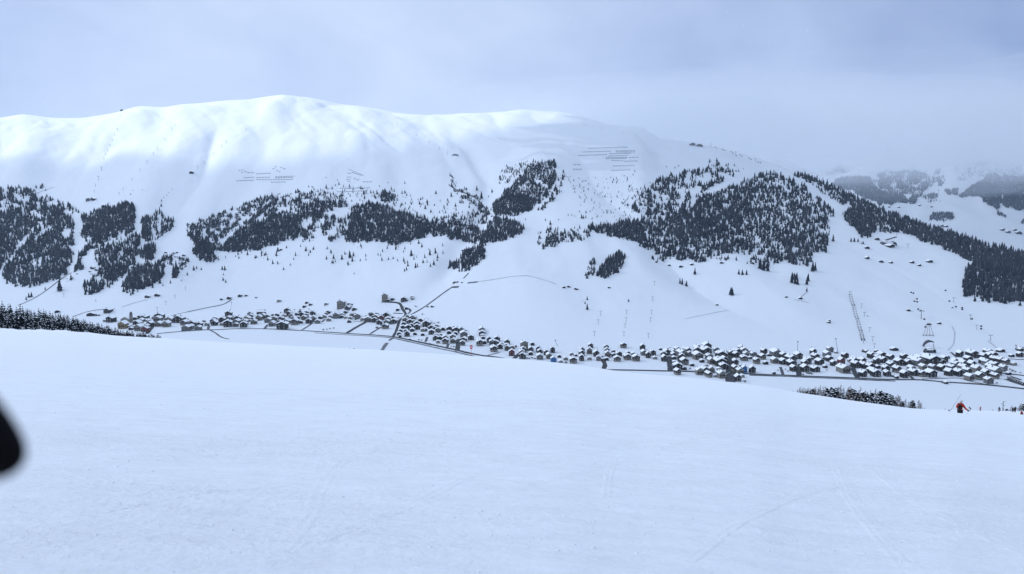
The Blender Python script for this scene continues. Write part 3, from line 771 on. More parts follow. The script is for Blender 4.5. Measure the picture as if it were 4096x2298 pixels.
ROADS = [
    ('P1', [(945, 535), (1020, 440), (1095, 345)], 8, 'asphalt'), ('P1', [(2175, 450), (2190, 370)], 6, 'lane'),
    ('P1', [(2215, 460), (2330, 520), (2400, 580), (2480, 620), (2600, 642)], 4, 'lane'), ('P2', [(1650, 708), (1780, 630), (1870, 560)], 5, 'lane'), ('P2', [(900, 680), (960, 600)], 6, 'lane'),
    ('P2', [(2050, 550), (2110, 495)], 5, 'lane'), ('P3', [(190, 1112), (460, 945), (760, 785)], 8, 'asphalt'), ('P3', [(870, 1132), (1050, 1020), (1190, 935)], 5, 'lane'), ('P3', [(1190, 900), (1200, 800)], 4, 'lane'),
    ('P3', [(1540, 1200), (1620, 1060), (1690, 840), (1710, 740), (1800, 660), (1925, 580), (1870, 500), (1790, 400), (1770, 300), (1740, 250), (1680, 228), (1480, 212), (1200, 205)], 6, 'asphalt'),
    ('P3', [(1935, 572), (2060, 490), (2095, 455), (2060, 425), (1980, 408)], 5, 'lane'), ('P3', [(1540, 532), (1810, 546)], 4, 'lane'), ('P3', [(380, 765), (700, 785)], 5, 'lane'), ('P3', [(820, 790), (1040, 800)], 5, 'lane'),
    ('P4', [(1258, 705), (1265, 600), (1280, 490)], 9, 'asphalt'), ('P4', [(615, 545), (650, 450)], 5, 'lane'), ('P4', [(1050, 655), (1072, 590)], 5, 'lane'), ('P4', [(1820, 832), (1960, 795), (2105, 762)], 4, 'lane'),
    ('P4', [(2400, 880), (2480, 810), (2576, 740)], 8, 'asphalt'), ('P5', [(1838, 595), (1878, 515), (1850, 440), (1805, 385)], 8, 'asphalt'), ('P5', [(50, 372), (160, 270)], 8, 'asphalt'),
    ('P6', [(608, 625), (602, 480), (572, 335)], 9, 'asphalt'), ('P6', [(822, 505), (795, 420), (772, 340)], 7, 'asphalt'), ('P6', [(1820, 850), (1838, 620), (1842, 480), (1850, 340)], 16, 'asphalt'),
    ('P7', [(620, 668), (618, 560), (650, 440)], 8, 'asphalt'), ('P7', [(1805, 722), (1720, 560), (1665, 465)], 8, 'asphalt'), ('P7', [(300, 650), (250, 500)], 5, 'lane'), ('P7', [(1430, 500), (1450, 630), (1700, 632)], 4, 'lane'),
    ('P8', [(345, 742), (300, 690), (240, 660)], 5, 'lane'), ('P8', [(520, 742), (900, 730), (1300, 715), (1480, 790), (1750, 835)], 4, 'lane'), ('P8', [(2700, 690), (2350, 640), (2120, 622)], 8, 'asphalt'), ('P8', [(2700, 345), (2400, 352), (2230, 325)], 5, 'asphalt'),
    ('P8', [(2650, 880), (2420, 810), (2240, 740)], 14, 'lane'), ('P8', [(1740, 560), (1640, 470)], 4, 'lane'),
    ('C5', [(1720, 1040), (1900, 1000), (2100, 958), (2250, 930), (2330, 880)], 3.2, 'lane'), ('C5', [(735, 1052), (840, 1010), (960, 985), (1150, 970)], 3, 'lane'), ('C5', [(1225, 955), (1370, 905), (1480, 882)], 4, 'track'),
    ('C5', [(180, 940), (330, 875), (450, 800), (560, 715), (640, 655), (720, 608)], 3.5, 'lane'),
    ('C6', [(1545, 662), (1640, 610), (1720, 560), (1860, 455), (1980, 370)], 4.5, 'lane'), ('C6', [(2088, 290), (2140, 235)], 5, 'lane'), ('C6', [(1980, 378), (2040, 375)], 7, 'lane'), ('C6', [(2130, 335), (2230, 325)], 4, 'lane'),
    ('C6', [(2230, 325), (2450, 290), (2576, 268)], 2.2, 'track'), ('C7', [(0, 18), (160, 8), (300, 45), (390, 72), (445, 98)], 2.4, 'track'), ('C7', [(1740, 445), (1950, 400), (2180, 355)], 1.6, 'track'),
    ('C8', [(260, 122), (340, 140), (412, 158)], 3, 'track'), ('C8', [(330, 100), (395, 45)], 3, 'track'), ('C8', [(1810, 635), (1870, 570), (1880, 450), (1850, 390)], 2, 'track'), ('C8', [(1840, 655), (1900, 705)], 4, 'lane'),
    ('C8', [(2215, 540), (2300, 610)], 3.5, 'track'), ('C2', [(0, 1300), (100, 1210), (200, 1110), (225, 1070)], 8, 'track'),
    ('C4', [(1180, 1290), (1290, 1255)], 5, 'lane'), ('C1', [(330, 1080), (470, 1030), (550, 1003)], 5, 'track'),
    ('C2', [(1940, 980), (2010, 1030), (2130, 1075), (2220, 1120), (2300, 1210), (2345, 1280)], 5, 'rock'),
    ('C6', [(1340, 915), (1385, 880)], 6, 'water'), ('C6', [(1252, 1040), (1285, 985), (1318, 938)], 7, 'water'),
]
for i, (c, pts, w, m) in enumerate(ROADS):
    nm = {'water': 'stream', 'track': 'snow_path', 'rock': 'stream_bed'}.get(m, 'side_road' if m == 'asphalt' else 'lane')
    ribbon(nm, crop(c, pts), w, M[m], 0.18 + 0.02 * (i % 9) if c[0] == 'P' else 0.5, step=7.0)

# ------------------------------------------------------------------ chalets
def chalet_proto(kind, variant):
    """a gabled alpine house in metres, 14 wide, ridge along +Y, gable to -Y; origin at the middle of the front at ground level"""
    r = random.Random(variant * 31 + len(kind))
    root = empty('chalet')
    w = 7.0; d = r.choice((14.0, 16.0, 18.0)); he = r.choice((6.2, 6.8, 7.4)); rise = r.choice((2.6, 3.0, 3.3))
    if kind == 'tall': he = 11.5
    low = {'dark': 'stone', 'both': 'cream', 'cream': 'cream', 'grey': 'grey', 'red': 'stone', 'ochre': 'ochre', 'tall': 'cream', 'blue': 'blue'}[kind]
    up = {'dark': 'timber', 'both': 'timber_warm', 'cream': 'cream', 'grey': 'grey', 'red': 'red', 'ochre': 'ochre', 'tall': 'cream', 'blue': 'blue'}[kind]
    hl = {'dark': 1.6, 'red': 1.2}.get(kind, 3.4)
    if kind in ('cream', 'grey', 'ochre', 'blue', 'tall'): hl = he - 1.2
    MB().box(-w, w, 0, d, -3.0, hl).build('lower_wall', M[low], root)
    # upper wall with gables, slightly proud
    p = 0.06; a = he; b = he + rise
    V = []
    for y in (-p, d + p):
        V += [(-w - p, y, hl), (w + p, y, hl), (w + p, y, a), (0, y, b), (-w - p, y, a)]
    Fc = [(0, 1, 2, 3, 4), (9, 8, 7, 6, 5), (0, 4, 9, 5), (1, 6, 7, 2), (0, 5, 6, 1)]
    mk('upper_wall', V, Fc, M['timber' if up in ('cream', 'grey', 'ochre') and r.random() < .35 and kind != 'tall' else up], root)
    # roof: two slabs with eaves; snow lies on it as a thicker slab with a rounded edge
    ov_ = 1.3; of = 1.2; sl = rise / w
    def slab(z0, z1, o_, f_):
        V = []
        for y in (-f_, d + 1.2):
            xe = w + o_
            ze = a - sl * o_
            V += [(-xe, y, ze + z0), (0, y, b + z0), (xe, y, ze + z0), (xe, y, ze + z1), (0, y, b + z1), (-xe, y, ze + z1)]
        return V, [(0, 1, 4, 5), (1, 2, 3, 4), (6, 11, 10, 7), (7, 10, 9, 8), (0, 6, 7, 1), (1, 7, 8, 2), (5, 4, 10, 11), (4, 3, 9, 10), (0, 5, 11, 6), (2, 8, 9, 3)]
    V, Fc = slab(0.05, 0.38, ov_, of)
    rf = mk('roof', V, Fc, M['roof'], root)
    t = r.uniform(0.40, 0.60)
    V, Fc = slab(0.385, 0.385 + t, ov_ - 0.1, of - 0.15)
    mk('snow_cover', V, Fc, M['snow_small'], rf)
    cx = r.choice((-3.2, 3.0)); cy = d * r.uniform(.35, .65)
    ch = MB().box(cx - .5, cx + .5, cy - .5, cy + .5, a + .2, b + 1.2)
    ch.box(cx - .62, cx + .62, cy - .62, cy + .62, b + 1.2, b + 1.5)
    ch.build('chimney', M['stone'], rf)
    # balcony on the gable front
    if kind in ('dark', 'both', 'red', 'cream', 'ochre') and r.random() < .85:
        z = 3.5
        bb = MB().box(-w + .3, w - .3, -1.25, -0.07, z - .15, z)
        bb.box(-w + .3, w - .3, -1.25, -1.15, z, z + 1.0)
        for x in (-w + .3, -2.3, 2.2, w - .4): bb.box(x, x + .1, -1.15, -.07, z, z + .95)
        bb.build('balcony', M['timber_warm'], root)
    rows = [(1.3, 2.7), (4.4, 5.8)] if kind != 'tall' else [(1.3, 2.7), (4.4, 5.8), (7.4, 8.8)]
    xs = (-4.3, 0.6, 4.2) if kind in ('cream', 'both', 'grey', 'tall', 'ochre') else (-3.6, 3.4)
    for z0, z1 in rows:
        for x in xs:
            if z0 < 2 and x == 0.6: continue
            f = MB().box(x - .85, x + .85, -0.16, -0.065, z0 - .1, z1 + .1).build('window', M['white' if kind in ('dark', 'both', 'red') else 'timber_warm'], root)
            MB().box(x - .65, x + .65, -0.19, -0.162, z0 + .08, z1 - .08).build('pane', M['glass'], f)
    MB().box(.2, 1.5, -0.15, -0.065, 0, 2.2).build('door', M['timber_warm'], root)
    note_kids(root)
    return root
PROTO = {}
for k_, n_ in (('dark', 4), ('both', 3), ('cream', 2), ('grey', 2), ('red', 1), ('ochre', 1), ('tall', 1), ('blue', 1)):
    PROTO[k_] = [chalet_proto(k_, i) for i in range(n_)]
UNUSED = {p.name for v in PROTO.values() for p in v}
NAMES = {'d': 'dark', 'b': 'both', 'c': 'cream', 'g': 'grey', 'r': 'red', 'y': 'ochre', 't': 'tall', 'u': 'blue', 'l': 'dark'}
# per crop of the photograph: (middle of the gable foot x, y, width, kind)
HS = {
'P1': '85,295,60,c 180,310,120,d 255,285,80,d 550,310,100,d 640,240,60,d 700,258,80,d 790,250,90,d 905,238,90,d 860,268,90,d 800,312,90,d 910,328,100,d 1075,238,70,d 1175,255,150,d 1140,305,120,c 1320,262,70,d 1375,318,130,c 1155,392,110,c 1300,348,80,c 1310,403,110,c 1520,245,90,g 1565,318,160,d 1670,368,110,b 1720,272,80,c 1810,312,70,c 1840,392,110,d 1990,387,90,d 2085,302,60,g 2140,372,80,g 2300,255,80,d 2260,332,90,d 2290,372,100,d 430,438,130,y 590,402,60,d 550,422,70,d 660,422,70,d 720,402,120,d 610,462,80,d 750,482,120,c 860,388,80,d 880,356,70,d 980,388,90,d 905,432,90,d 890,502,110,r 1710,480,130,g 1800,452,100,c 1960,466,100,g 130,125,110,d',
'P2': '20,110,50,d 170,95,75,d 395,48,75,d 520,35,50,d 720,70,40,c 1180,152,75,c 1740,182,60,d 1815,220,62,d 1690,262,65,d 2130,215,70,g 2420,290,125,t 200,422,70,d 160,442,110,d 150,522,110,c 280,512,90,d 375,492,70,d 385,517,80,d 340,557,130,d 310,602,110,g 30,562,110,d 30,622,80,g 150,652,140,d 300,652,90,b 480,602,110,d 470,662,120,d 510,477,60,d 600,432,90,d 595,472,90,d 530,542,110,y 590,542,60,d 660,522,80,d 670,597,100,c 770,522,100,c 850,492,100,d 945,492,90,d 950,567,110,g 1060,432,60,d 1075,532,110,c 1140,437,80,d 1215,522,90,d 1280,452,80,y 1345,372,110,d 1370,432,90,d 1030,642,100,c 1180,612,90,d 1325,587,110,b 1430,482,90,g 1475,512,90,c 1475,547,100,d 1490,612,120,b 1530,442,90,d 1550,492,80,d 1620,332,60,d 1640,462,110,d 1625,397,90,d 1740,387,80,d 1745,432,70,g 1680,512,90,c 1620,580,75,r 1785,512,90,g 1775,582,100,d 1790,552,90,c 1860,422,90,d 1875,547,110,c 1960,582,90,g 2010,492,80,d 2090,472,90,g 2130,412,70,d 2170,387,90,d 2180,537,90,c 2215,472,80,c 2350,387,60,d 2330,482,110,g 2450,472,80,d 2510,482,60,g 2520,382,80,d 2540,342,70,d 1240,695,190,d',
'P3': '255,312,100,d 340,302,60,d 270,382,110,d 405,462,120,d 200,462,130,d 150,532,110,d 60,622,120,d 320,572,80,d 350,652,140,c 440,602,110,d 500,712,150,g 160,692,90,g 290,722,120,c 260,812,110,d 640,752,110,g 755,652,80,g 870,582,100,d 1040,602,120,d 930,652,140,d 800,792,180,c 1010,712,150,d 990,792,130,d 1160,642,110,d 1325,662,150,d 1185,752,140,r 1390,782,160,c 1510,692,100,d 1545,842,160,d 1120,862,130,d 1065,972,80,b 1285,992,150,b 1340,862,150,g 1290,197,150,t 1390,192,80,d 1510,172,110,d 1840,212,150,d 1920,192,80,d 2080,112,100,d 2090,152,90,g 1660,472,100,d 1920,432,100,d',
'P4': '245,92,100,g 205,152,110,c 350,122,110,c 300,192,110,d 375,157,70,y 510,142,90,d 610,112,70,d 170,207,80,d 155,282,90,d 110,352,80,d 80,417,90,r 100,452,60,r 215,352,80,d 240,442,95,d 330,247,90,d 345,262,80,d 265,312,110,d 440,252,110,d 345,342,90,d 440,302,110,d 400,412,75,r 555,427,75,r 600,157,90,d 640,192,110,d 625,262,130,d 560,342,90,c 600,332,90,d 730,312,110,d 800,312,90,d 735,402,110,d 830,262,90,c 865,362,95,g 960,322,90,d 830,472,100,d 920,432,70,g 815,522,100,d 865,577,80,c 905,502,90,d 1010,442,70,c 1015,542,120,d 1005,592,100,b 1165,577,100,c 1165,502,110,c 1120,282,80,d 1190,292,90,d 1100,342,110,d 1085,392,90,d 1230,372,130,d 1215,412,90,d 1330,362,100,g 1410,352,70,d 1415,402,70,d 1390,462,130,g 1375,547,100,b 1360,622,95,b 1530,512,110,d 1690,542,90,d 1755,362,100,g 1750,422,110,d 1770,462,90,d 1775,492,75,d 1905,482,70,b 1900,562,100,d 1800,592,90,d 1715,632,120,b 2055,542,110,d 2050,592,90,d 1960,622,100,d 2010,622,110,d 1975,682,90,d 2000,752,120,b 2140,622,80,d 2115,692,100,d 2240,572,70,g 2260,602,100,d 2250,652,90,d 2255,727,95,d 2370,692,90,b 2425,652,55,d 2350,832,110,r',
'P5': '70,152,60,d 30,192,70,d 20,332,50,r 255,227,130,t 365,207,90,d 415,117,85,d 535,252,105,d 225,262,100,d 205,322,100,c 205,392,110,d 385,262,100,d 380,312,90,d 570,302,100,d 565,402,130,g 675,252,80,d 700,312,110,d 820,267,95,d 755,387,100,c 955,362,75,d 985,477,90,b 1085,417,90,b 1205,322,80,g 1290,337,60,r 1240,482,140,b 1415,262,100,d 1415,332,100,d 1405,432,95,d 1590,167,95,d 1560,292,110,c 1565,412,85,c 1705,342,110,d 1740,427,95,g 1810,352,45,d 1905,202,95,d 1915,282,100,d 1955,312,90,d 1930,362,110,c 1910,422,85,d 2050,272,85,d 2055,342,90,d 2165,342,110,d 2125,442,140,b 2340,302,90,d 2335,412,140,b 2455,322,90,d 2510,437,140,b 2255,172,115,b 840,452,120,u',
'P6': '90,322,110,g 60,212,100,d 265,322,120,d 170,372,95,d 310,397,80,c 420,212,60,d 550,312,120,d 480,342,120,d 500,442,95,d 600,202,70,d 640,252,90,d 680,312,100,d 690,362,100,d 695,402,90,d 710,477,70,r 755,207,90,d 770,252,100,d 820,312,120,g 910,222,90,d 950,242,90,d 985,282,100,d 1010,342,100,g 880,352,150,c 850,402,110,d 910,512,150,b 1175,252,160,d 1365,212,160,d 1370,252,130,d 1360,312,180,d 1160,302,150,d 1190,407,180,c 1260,462,90,d 1410,402,130,g 1550,272,100,g 1600,362,130,d 1735,332,100,g 1855,332,110,d 1445,497,95,c 1660,392,180,d 1710,482,140,d 1580,482,100,d 1640,542,200,d 1700,602,160,d 1600,622,80,d 770,607,170,d 900,612,90,d 1060,537,80,r 780,712,110,b 1210,712,130,c 1330,682,110,d 1450,672,110,c 1415,762,100,b 1520,752,60,b 1660,782,130,c 2055,222,110,d 2110,282,130,c 2240,272,80,d 1925,262,90,c 1990,292,110,d 1960,362,120,d 2110,432,140,b 2150,352,110,c 2230,392,70,d 2300,362,110,g 2370,492,110,b 2390,352,80,d 2490,402,110,b 2545,502,90,d 2520,292,100,d 1925,452,90,d 1930,502,110,d 2040,542,60,d 1930,652,95,b 2030,692,120,c 2110,662,100,u 2270,672,120,d 2070,762,80,c 1985,842,120,d',
'P7': '20,282,60,d 200,192,80,d 190,302,170,g 155,432,120,c 335,332,120,d 330,452,130,d 450,342,80,d 635,342,140,d 510,402,150,d 510,492,150,d 540,592,110,d 935,262,100,d 985,352,120,d 1075,462,140,d 820,442,120,d 870,362,80,d 760,482,100,d 770,602,140,d 985,602,150,d 1165,522,80,d 1220,312,120,g 1110,362,80,d 1260,392,120,d 1335,482,100,d 1575,332,110,d 1500,452,110,r 1410,412,70,d 1580,622,190,c 1675,402,90,b 1800,522,110,d 1850,392,90,d 1760,432,110,d 1750,362,90,d 1930,432,110,d 1955,532,100,d 2110,332,100,d 2210,452,110,d 2080,432,70,d 2320,312,140,d 2225,352,100,d 2350,422,130,d 2500,352,110,d 2090,562,130,d 2230,532,90,d 2130,642,140,d 1945,702,120,d 2200,702,150,d 2420,692,110,d 2510,522,120,d 2540,702,70,d 2400,602,120,d 2005,217,80,d 2195,207,70,d 130,642,60,d 2540,167,60,d 1270,202,110,g 1385,227,60,y',
'P8': '190,347,130,d 365,402,120,c 500,382,140,d 575,302,90,d 735,322,90,d 100,472,150,d 270,482,120,d 500,482,180,g 60,622,110,b 200,722,120,d 30,732,70,d 345,582,120,c 400,682,140,d 575,562,110,c 550,702,120,b 750,712,180,d 790,472,240,d 780,562,120,g 700,452,110,d 1000,402,110,d 960,312,60,d 1050,332,80,d 950,472,130,d 1030,522,90,d 960,592,120,d 1210,452,110,d 1345,452,110,b 1320,302,100,d 1490,402,130,d 1590,322,170,d 1555,217,80,d 1170,572,120,d 1235,522,110,d 1380,502,110,d 1400,572,110,c 1560,522,120,d 1110,682,120,d 1310,692,140,d 1480,642,110,d 1660,622,120,c 1530,772,130,c 1720,762,130,b 1900,842,140,g 2040,742,100,b 1840,702,120,d 2060,672,180,c 2200,592,110,g 1910,572,110,g 1850,472,110,g 2030,512,130,d 1790,442,120,d 1790,342,110,d 1990,322,140,d 1900,242,120,d 2130,432,110,d 2245,452,120,b 2395,472,90,b 2350,302,80,d 2520,302,100,d 2290,662,80,d 1025,842,70,d 2010,402,100,d 1900,342,100,d 2530,185,90,d',
}
houses = []
for c, s in HS.items():
    x0, y0, k = CR[c]
    for q in s.split():
        x, y, w, t = q.split(',')
        houses.append([x0 + float(x) / k, y0 + float(y) / k, float(w) / k, t])
# one house per spot
keep = []
for h in sorted(houses, key=lambda h: -h[2]):
    if all(abs(h[0] - g[0]) > 7 or abs(h[1] - g[1]) > 5 for g in keep): keep.append(h)
hp = np.array([(h[0], h[1]) for h in keep])
P, ok = at(hp[:, 0], hp[:, 1])
HOUSES = []
for h, p, o_ in zip(keep, P, ok):
    if not o_: continue
    if z_near(p[0] / p[1] * 300, 300.0) is None: continue
    HOUSES.append(dict(px=h[0], py=h[1], w=h[2] * p[1] / F_PX, t=h[3], p=p, pw=h[2]))
# hidden behind the brow of the near slope? then the photo shows nothing of them
def brow_row(px):
    u, _ = ray(px, 1400)
    return float(1149 + F_PX * math.tan(math.atan(-brow_e(u)) - PITCH))
HOUSES = [h for h in HOUSES if h['py'] < brow_row(h['px']) + 12]
HOUSES.sort(key=lambda h: -h['pw'])
print('houses', len(HOUSES))
NHOUSE = 300
SECT = [(0, 640, 'the church'), (640, 905, 'the steep side road'), (905, 1130, 'the pillared lift station'), (1130, 1400, 'the tall pale house'), (1400, 1600, 'the winding hill road'), (1600, 1790, 'the flat roofed block'),
        (1790, 2065, 'the red piste sign'), (2065, 2330, 'the blue tarpaulin shed'), (2330, 2690, 'the curved driveway'), (2690, 2905, 'the twin alleys'), (2905, 3200, 'the broad dark street'), (3200, 3420, 'the leaning floodlight mast'),
        (3420, 3600, 'the drag lift hut'), (3600, 3760, 'the gondola station'), (3760, 3920, 'the skewed lane'), (3920, 4200, 'the crowded car park')]
LOOK = {'d': 'dark timber chalet', 'b': 'timber chalet on pale base', 'c': 'cream plastered house', 'g': 'grey plastered house', 'r': 'reddish boarded chalet', 'y': 'ochre walled house', 't': 'tall pale many windowed house', 'u': 'blue walled shed'}
def row_name(h, hs):
    ys = sorted(q['py'] for q in hs)
    r = ys.index(h['py']) / max(1, len(ys) - 1)
    return 'back' if r < 1 / 3 else 'middle' if r < 2 / 3 else 'front'
big = HOUSES[:NHOUSE]; small = HOUSES[NHOUSE:]
for a, b, near in SECT:
    hs = [h for h in big if a <= h['px'] < b]
    lines = {}
    for h in hs: lines.setdefault((row_name(h, hs), LOOK[h['t']]), []).append(h)
    for (row, look), g in lines.items():
        g.sort(key=lambda h: h['px'])
        for i, h in enumerate(g):
            pos = '' if len(g) == 1 else f"{ordw(i + 1)} from left, "
            size = 'wide ' if h['w'] > 22 else 'small ' if h['w'] < 10 else ''
            h['label'] = f"{size}{look}, {pos}{row} row by {near}"
used = set()
def put_house(h, i):
    v = PROTO[NAMES[h['t']]]
    p = v[i % len(v)]
    s = h['w'] / (13.0 if h['px'] < 2100 else 14.6)
    sz = min(max(s, 0.8), 1.15) * random.uniform(1.15, 1.5)
    o = p if p.name not in used else copy_tree(p)
    used.add(p.name)
    o.location = (h['p'][0], h['p'][1], h['p'][2])
    o.rotation_euler = (0, 0, random.gauss(0.04, 0.10) + (0.10 if h['px'] > 3000 else 0))
    o.scale = (s, max(0.7, min(s, 1.3)), sz)
    return o
for i, h in enumerate(big):
    o = put_house(h, random.randrange(8))
    tag(o, h['label'], 'chalet' if h['t'] in 'dbr' else 'house', 'snow roofed houses of the village')
# the smallest houses of the village, joined
def joined(hs, name):
    parts = {'timber': MB(), 'cream': MB(), 'snow_small': MB()}
    for h in hs:
        w = h['w'] / 2 * 0.95; d = w * 2.1; he = w * 1.15; rise = w * .40
        c, s_ = math.cos(.05), math.sin(.05)
        T = lambda v: (h['p'][0] + v[0] * c - v[1] * s_, h['p'][1] + v[0] * s_ + v[1] * c, h['p'][2] + v[2])
        V = []
        for y in (0, d): V += [(-w, y, -2), (w, y, -2), (w, y, he), (0, y, he + rise), (-w, y, he)]
        parts['cream' if h['t'] in 'cgbty' else 'timber'].add([T(v) for v in V], [(0, 1, 2, 3, 4), (9, 8, 7, 6, 5), (0, 4, 9, 5), (1, 6, 7, 2)])
        V = []
        e = w * .2
        for y in (-e, d + e): V += [(-w - e, y, he - e * .38 + .05), (0, y, he + rise + .05), (w + e, y, he - e * .38 + .05), (w + e, y, he - e * .38 + .9), (0, y, he + rise + .9), (-w - e, y, he - e * .38 + .9)]
        parts['snow_small'].add([T(v) for v in V], [(0, 1, 4, 5), (1, 2, 3, 4), (6, 11, 10, 7), (7, 10, 9, 8), (0, 6, 7, 1), (1, 7, 8, 2), (5, 4, 10, 11), (4, 3, 9, 10), (0, 5, 11, 6), (2, 8, 9, 3)])
    V = []; Fc = []; mi = []
    for j, (k, m) in enumerate(parts.items()):
        n = len(V); V += m.V; Fc += [tuple(i + n for i in f) for f in m.F]; mi += [j] * len(m.F)
    o = mk(name, V, Fc, None)
    for k in parts: o.data.materials.append(M[k])
    o.data.polygons.foreach_set('material_index', np.array(mi, np.int32))
    return o
if small:
    tag(joined(small, 'village_huddle'), 'smallest snow roofed houses and sheds squeezed between the larger chalets', 'houses', kind='stuff')
for v in PROTO.values():                       # prototypes that found no spot
    for p in v:
        if p.name not in used:
            for ch in [c for c in p.children_recursive]: bpy.data.objects.remove(ch)
            bpy.data.objects.remove(p)

# ------------------------------------------------------------------ barns and huts out on the snow
def hut_proto(m):
    root = empty('hut')
    w, d, he, rise = 4.0, 5.5, 3.2, 1.7
    V = []
    for y in (0, d): V += [(-w, y, -2), (w, y, -2), (w, y, he), (0, y, he + rise), (-w, y, he)]
    mk('wall', V, [(0, 1, 2, 3, 4), (9, 8, 7, 6, 5), (0, 4, 9, 5), (1, 6, 7, 2)], M[m], root)
    e = .7; V = []
    for y in (-e, d + e): V += [(-w - e, y, he - .3 + .04), (0, y, he + rise + .04), (w + e, y, he - .3 + .04), (w + e, y, he + .5), (0, y, he + rise + .8), (-w - e, y, he + .5)]
    mk('snow_roof', V, [(0, 1, 4, 5), (1, 2, 3, 4), (6, 11, 10, 7), (7, 10, 9, 8), (0, 6, 7, 1), (1, 7, 8, 2), (5, 4, 10, 11), (4, 3, 9, 10), (0, 5, 11, 6), (2, 8, 9, 3)], M['snow_small'], root)
    MB().box(-.9, .9, -.12, -.03, 0, 2.3).build('door', M['roof'], root)
    note_kids(root)
    return root
HUTP = {'d': hut_proto('timber'), 'g': hut_proto('grey')}
HUTS = [  # crop, list of x,y,w ; where they stand
 ('C8', '185,105,32,d 330,122,42,d', 'on the bare slope left of the dense chairlift'), ('C8', '617,345,34,d 617,362,38,d', 'on the piste beside the dense chairlift'), ('C8', '1002,292,16,d', 'by the drag lift track'),
 ('C8', '1415,242,42,d 1728,372,40,d 1858,210,22,d', 'among the gondola pylons'),
 ('C4', '1275,1228,70,g 1370,1202,60,d 1000,1376,50,d 1100,1288,50,d 1250,1362,84,d', 'in the hamlet at the foot of the hill wood'),
 ('C4', '1220,960,26,d 1320,962,26,d 1530,942,26,d 1645,957,26,d', 'below the hazy far wood'), ('C4', '1760,1152,42,d 1800,1158,40,d', 'in the side valley beyond the ridge wood'), ('C4', '2370,1192,45,d 2490,1196,42,d 2425,1216,48,d 2530,1228,60,d', 'far off in the side valley'),
 ('C6', '2000,335,34,d 2028,330,26,d 2072,335,22,d', 'where the stream leaves the wood'), ('C6', '1770,580,36,d 1725,578,26,d', 'beside the straight stream lane'), ('C6', '2082,14,30,d 2108,10,26,d', 'above the small wood'),
 ('C7', '525,135,36,d 568,128,36,d 640,152,40,d', 'along the snow path'), ('C7', '975,136,30,d', 'alone below the small dark wood'), ('C7', '2065,310,32,d', 'alone on the wide piste'),
 ('C5', '1475,862,52,d 1575,848,55,d', 'below the left forest tongue'), ('C5', '575,1012,52,d', 'above the near spruce wood'), ('C5', '910,1046,86,d 970,1044,46,g', 'between near spruce wood and church'),
 ('C5', '965,590,38,d 920,572,50,d 900,603,26,d 1335,565,38,d 1300,588,32,d 775,625,20,d 910,625,16,d', 'in the clearing between left forest tongues'),
 ('C5', '1665,412,28,d 1745,420,32,d 1780,412,26,d 1730,435,28,d 1845,442,32,d 1760,452,22,d 1810,468,36,d', 'in the group on the open meadow'),
 ('C1', '890,1146,60,g 925,1140,60,d', 'at the upper lift station'), ('C1', '1045,1214,54,d', 'above the second forest tongue'), ('C1', '1925,870,46,d', 'high on the bare slope'), ('C1', '1195,244,34,d 1225,238,30,d', 'on the sunlit skyline'),
 ('C6', '250,8,34,d', 'under the light birch wood'), ('C6', '925,1018,52,d 985,1005,30,d', 'on the flat before the near slope'),
 ('C3', '1820,588,60,d 1885,598,70,d 1945,580,60,d', 'at the summit lift station'),
 ('R3', '410,378,9,d 447,388,10,d 480,392,12,d 513,385,10,d 596,381,11,d 682,368,10,d 684,382,11,d 718,377,9,d', 'along the foot of the great forest'), ('R3', '1012,368,14,d 1050,378,13,d 1080,380,11,d 1140,380,13,d 1160,388,11,d 1190,378,18,d', 'in the row below the arched station'), ('R3', '1300,357,11,d 1302,408,12,d', 'at the edge of the ridge wood'),
 ('C8', '1280,640,80,d 2360,655,80,d 2230,665,60,d', 'behind the back row of chalets'),
]
first = dict(HUTP)
for c, s, where in HUTS:
    items = []
    for q in s.split():
        x, y, w, t = q.split(','); items.append((*crop(c, [(float(x), float(y))])[0], float(w) / CR[c][2], t))
    items.sort()
    for i, (x, y, w, t) in enumerate(items):
        fr = c == 'C4' and y < 450 + 1260 / 2.5156 and x > 3530
        P, ok = cast([x], [y], z_far, 5650, 9600) if fr else at([x], [y])
        if not ok[0]: continue
        o = first.pop(t, None) or copy_tree(HUTP[t])
        p = P[0]; s_ = w * p[1] / F_PX / 9.4
        o.location = p; o.rotation_euler = (0, 0, random.uniform(-.5, .5)); o.scale = (s_, s_ * 1.1, s_ * (1.0 if w < 24 else .8))
        nm = 'grey snowy shed' if t == 'g' else 'dark snowy hut'
        pos = '' if len(items) == 1 else f", {ordw(i + 1)} from left"
        tag(o, f"{nm} {where}{pos}", 'hut', 'huts and barns on the snow')

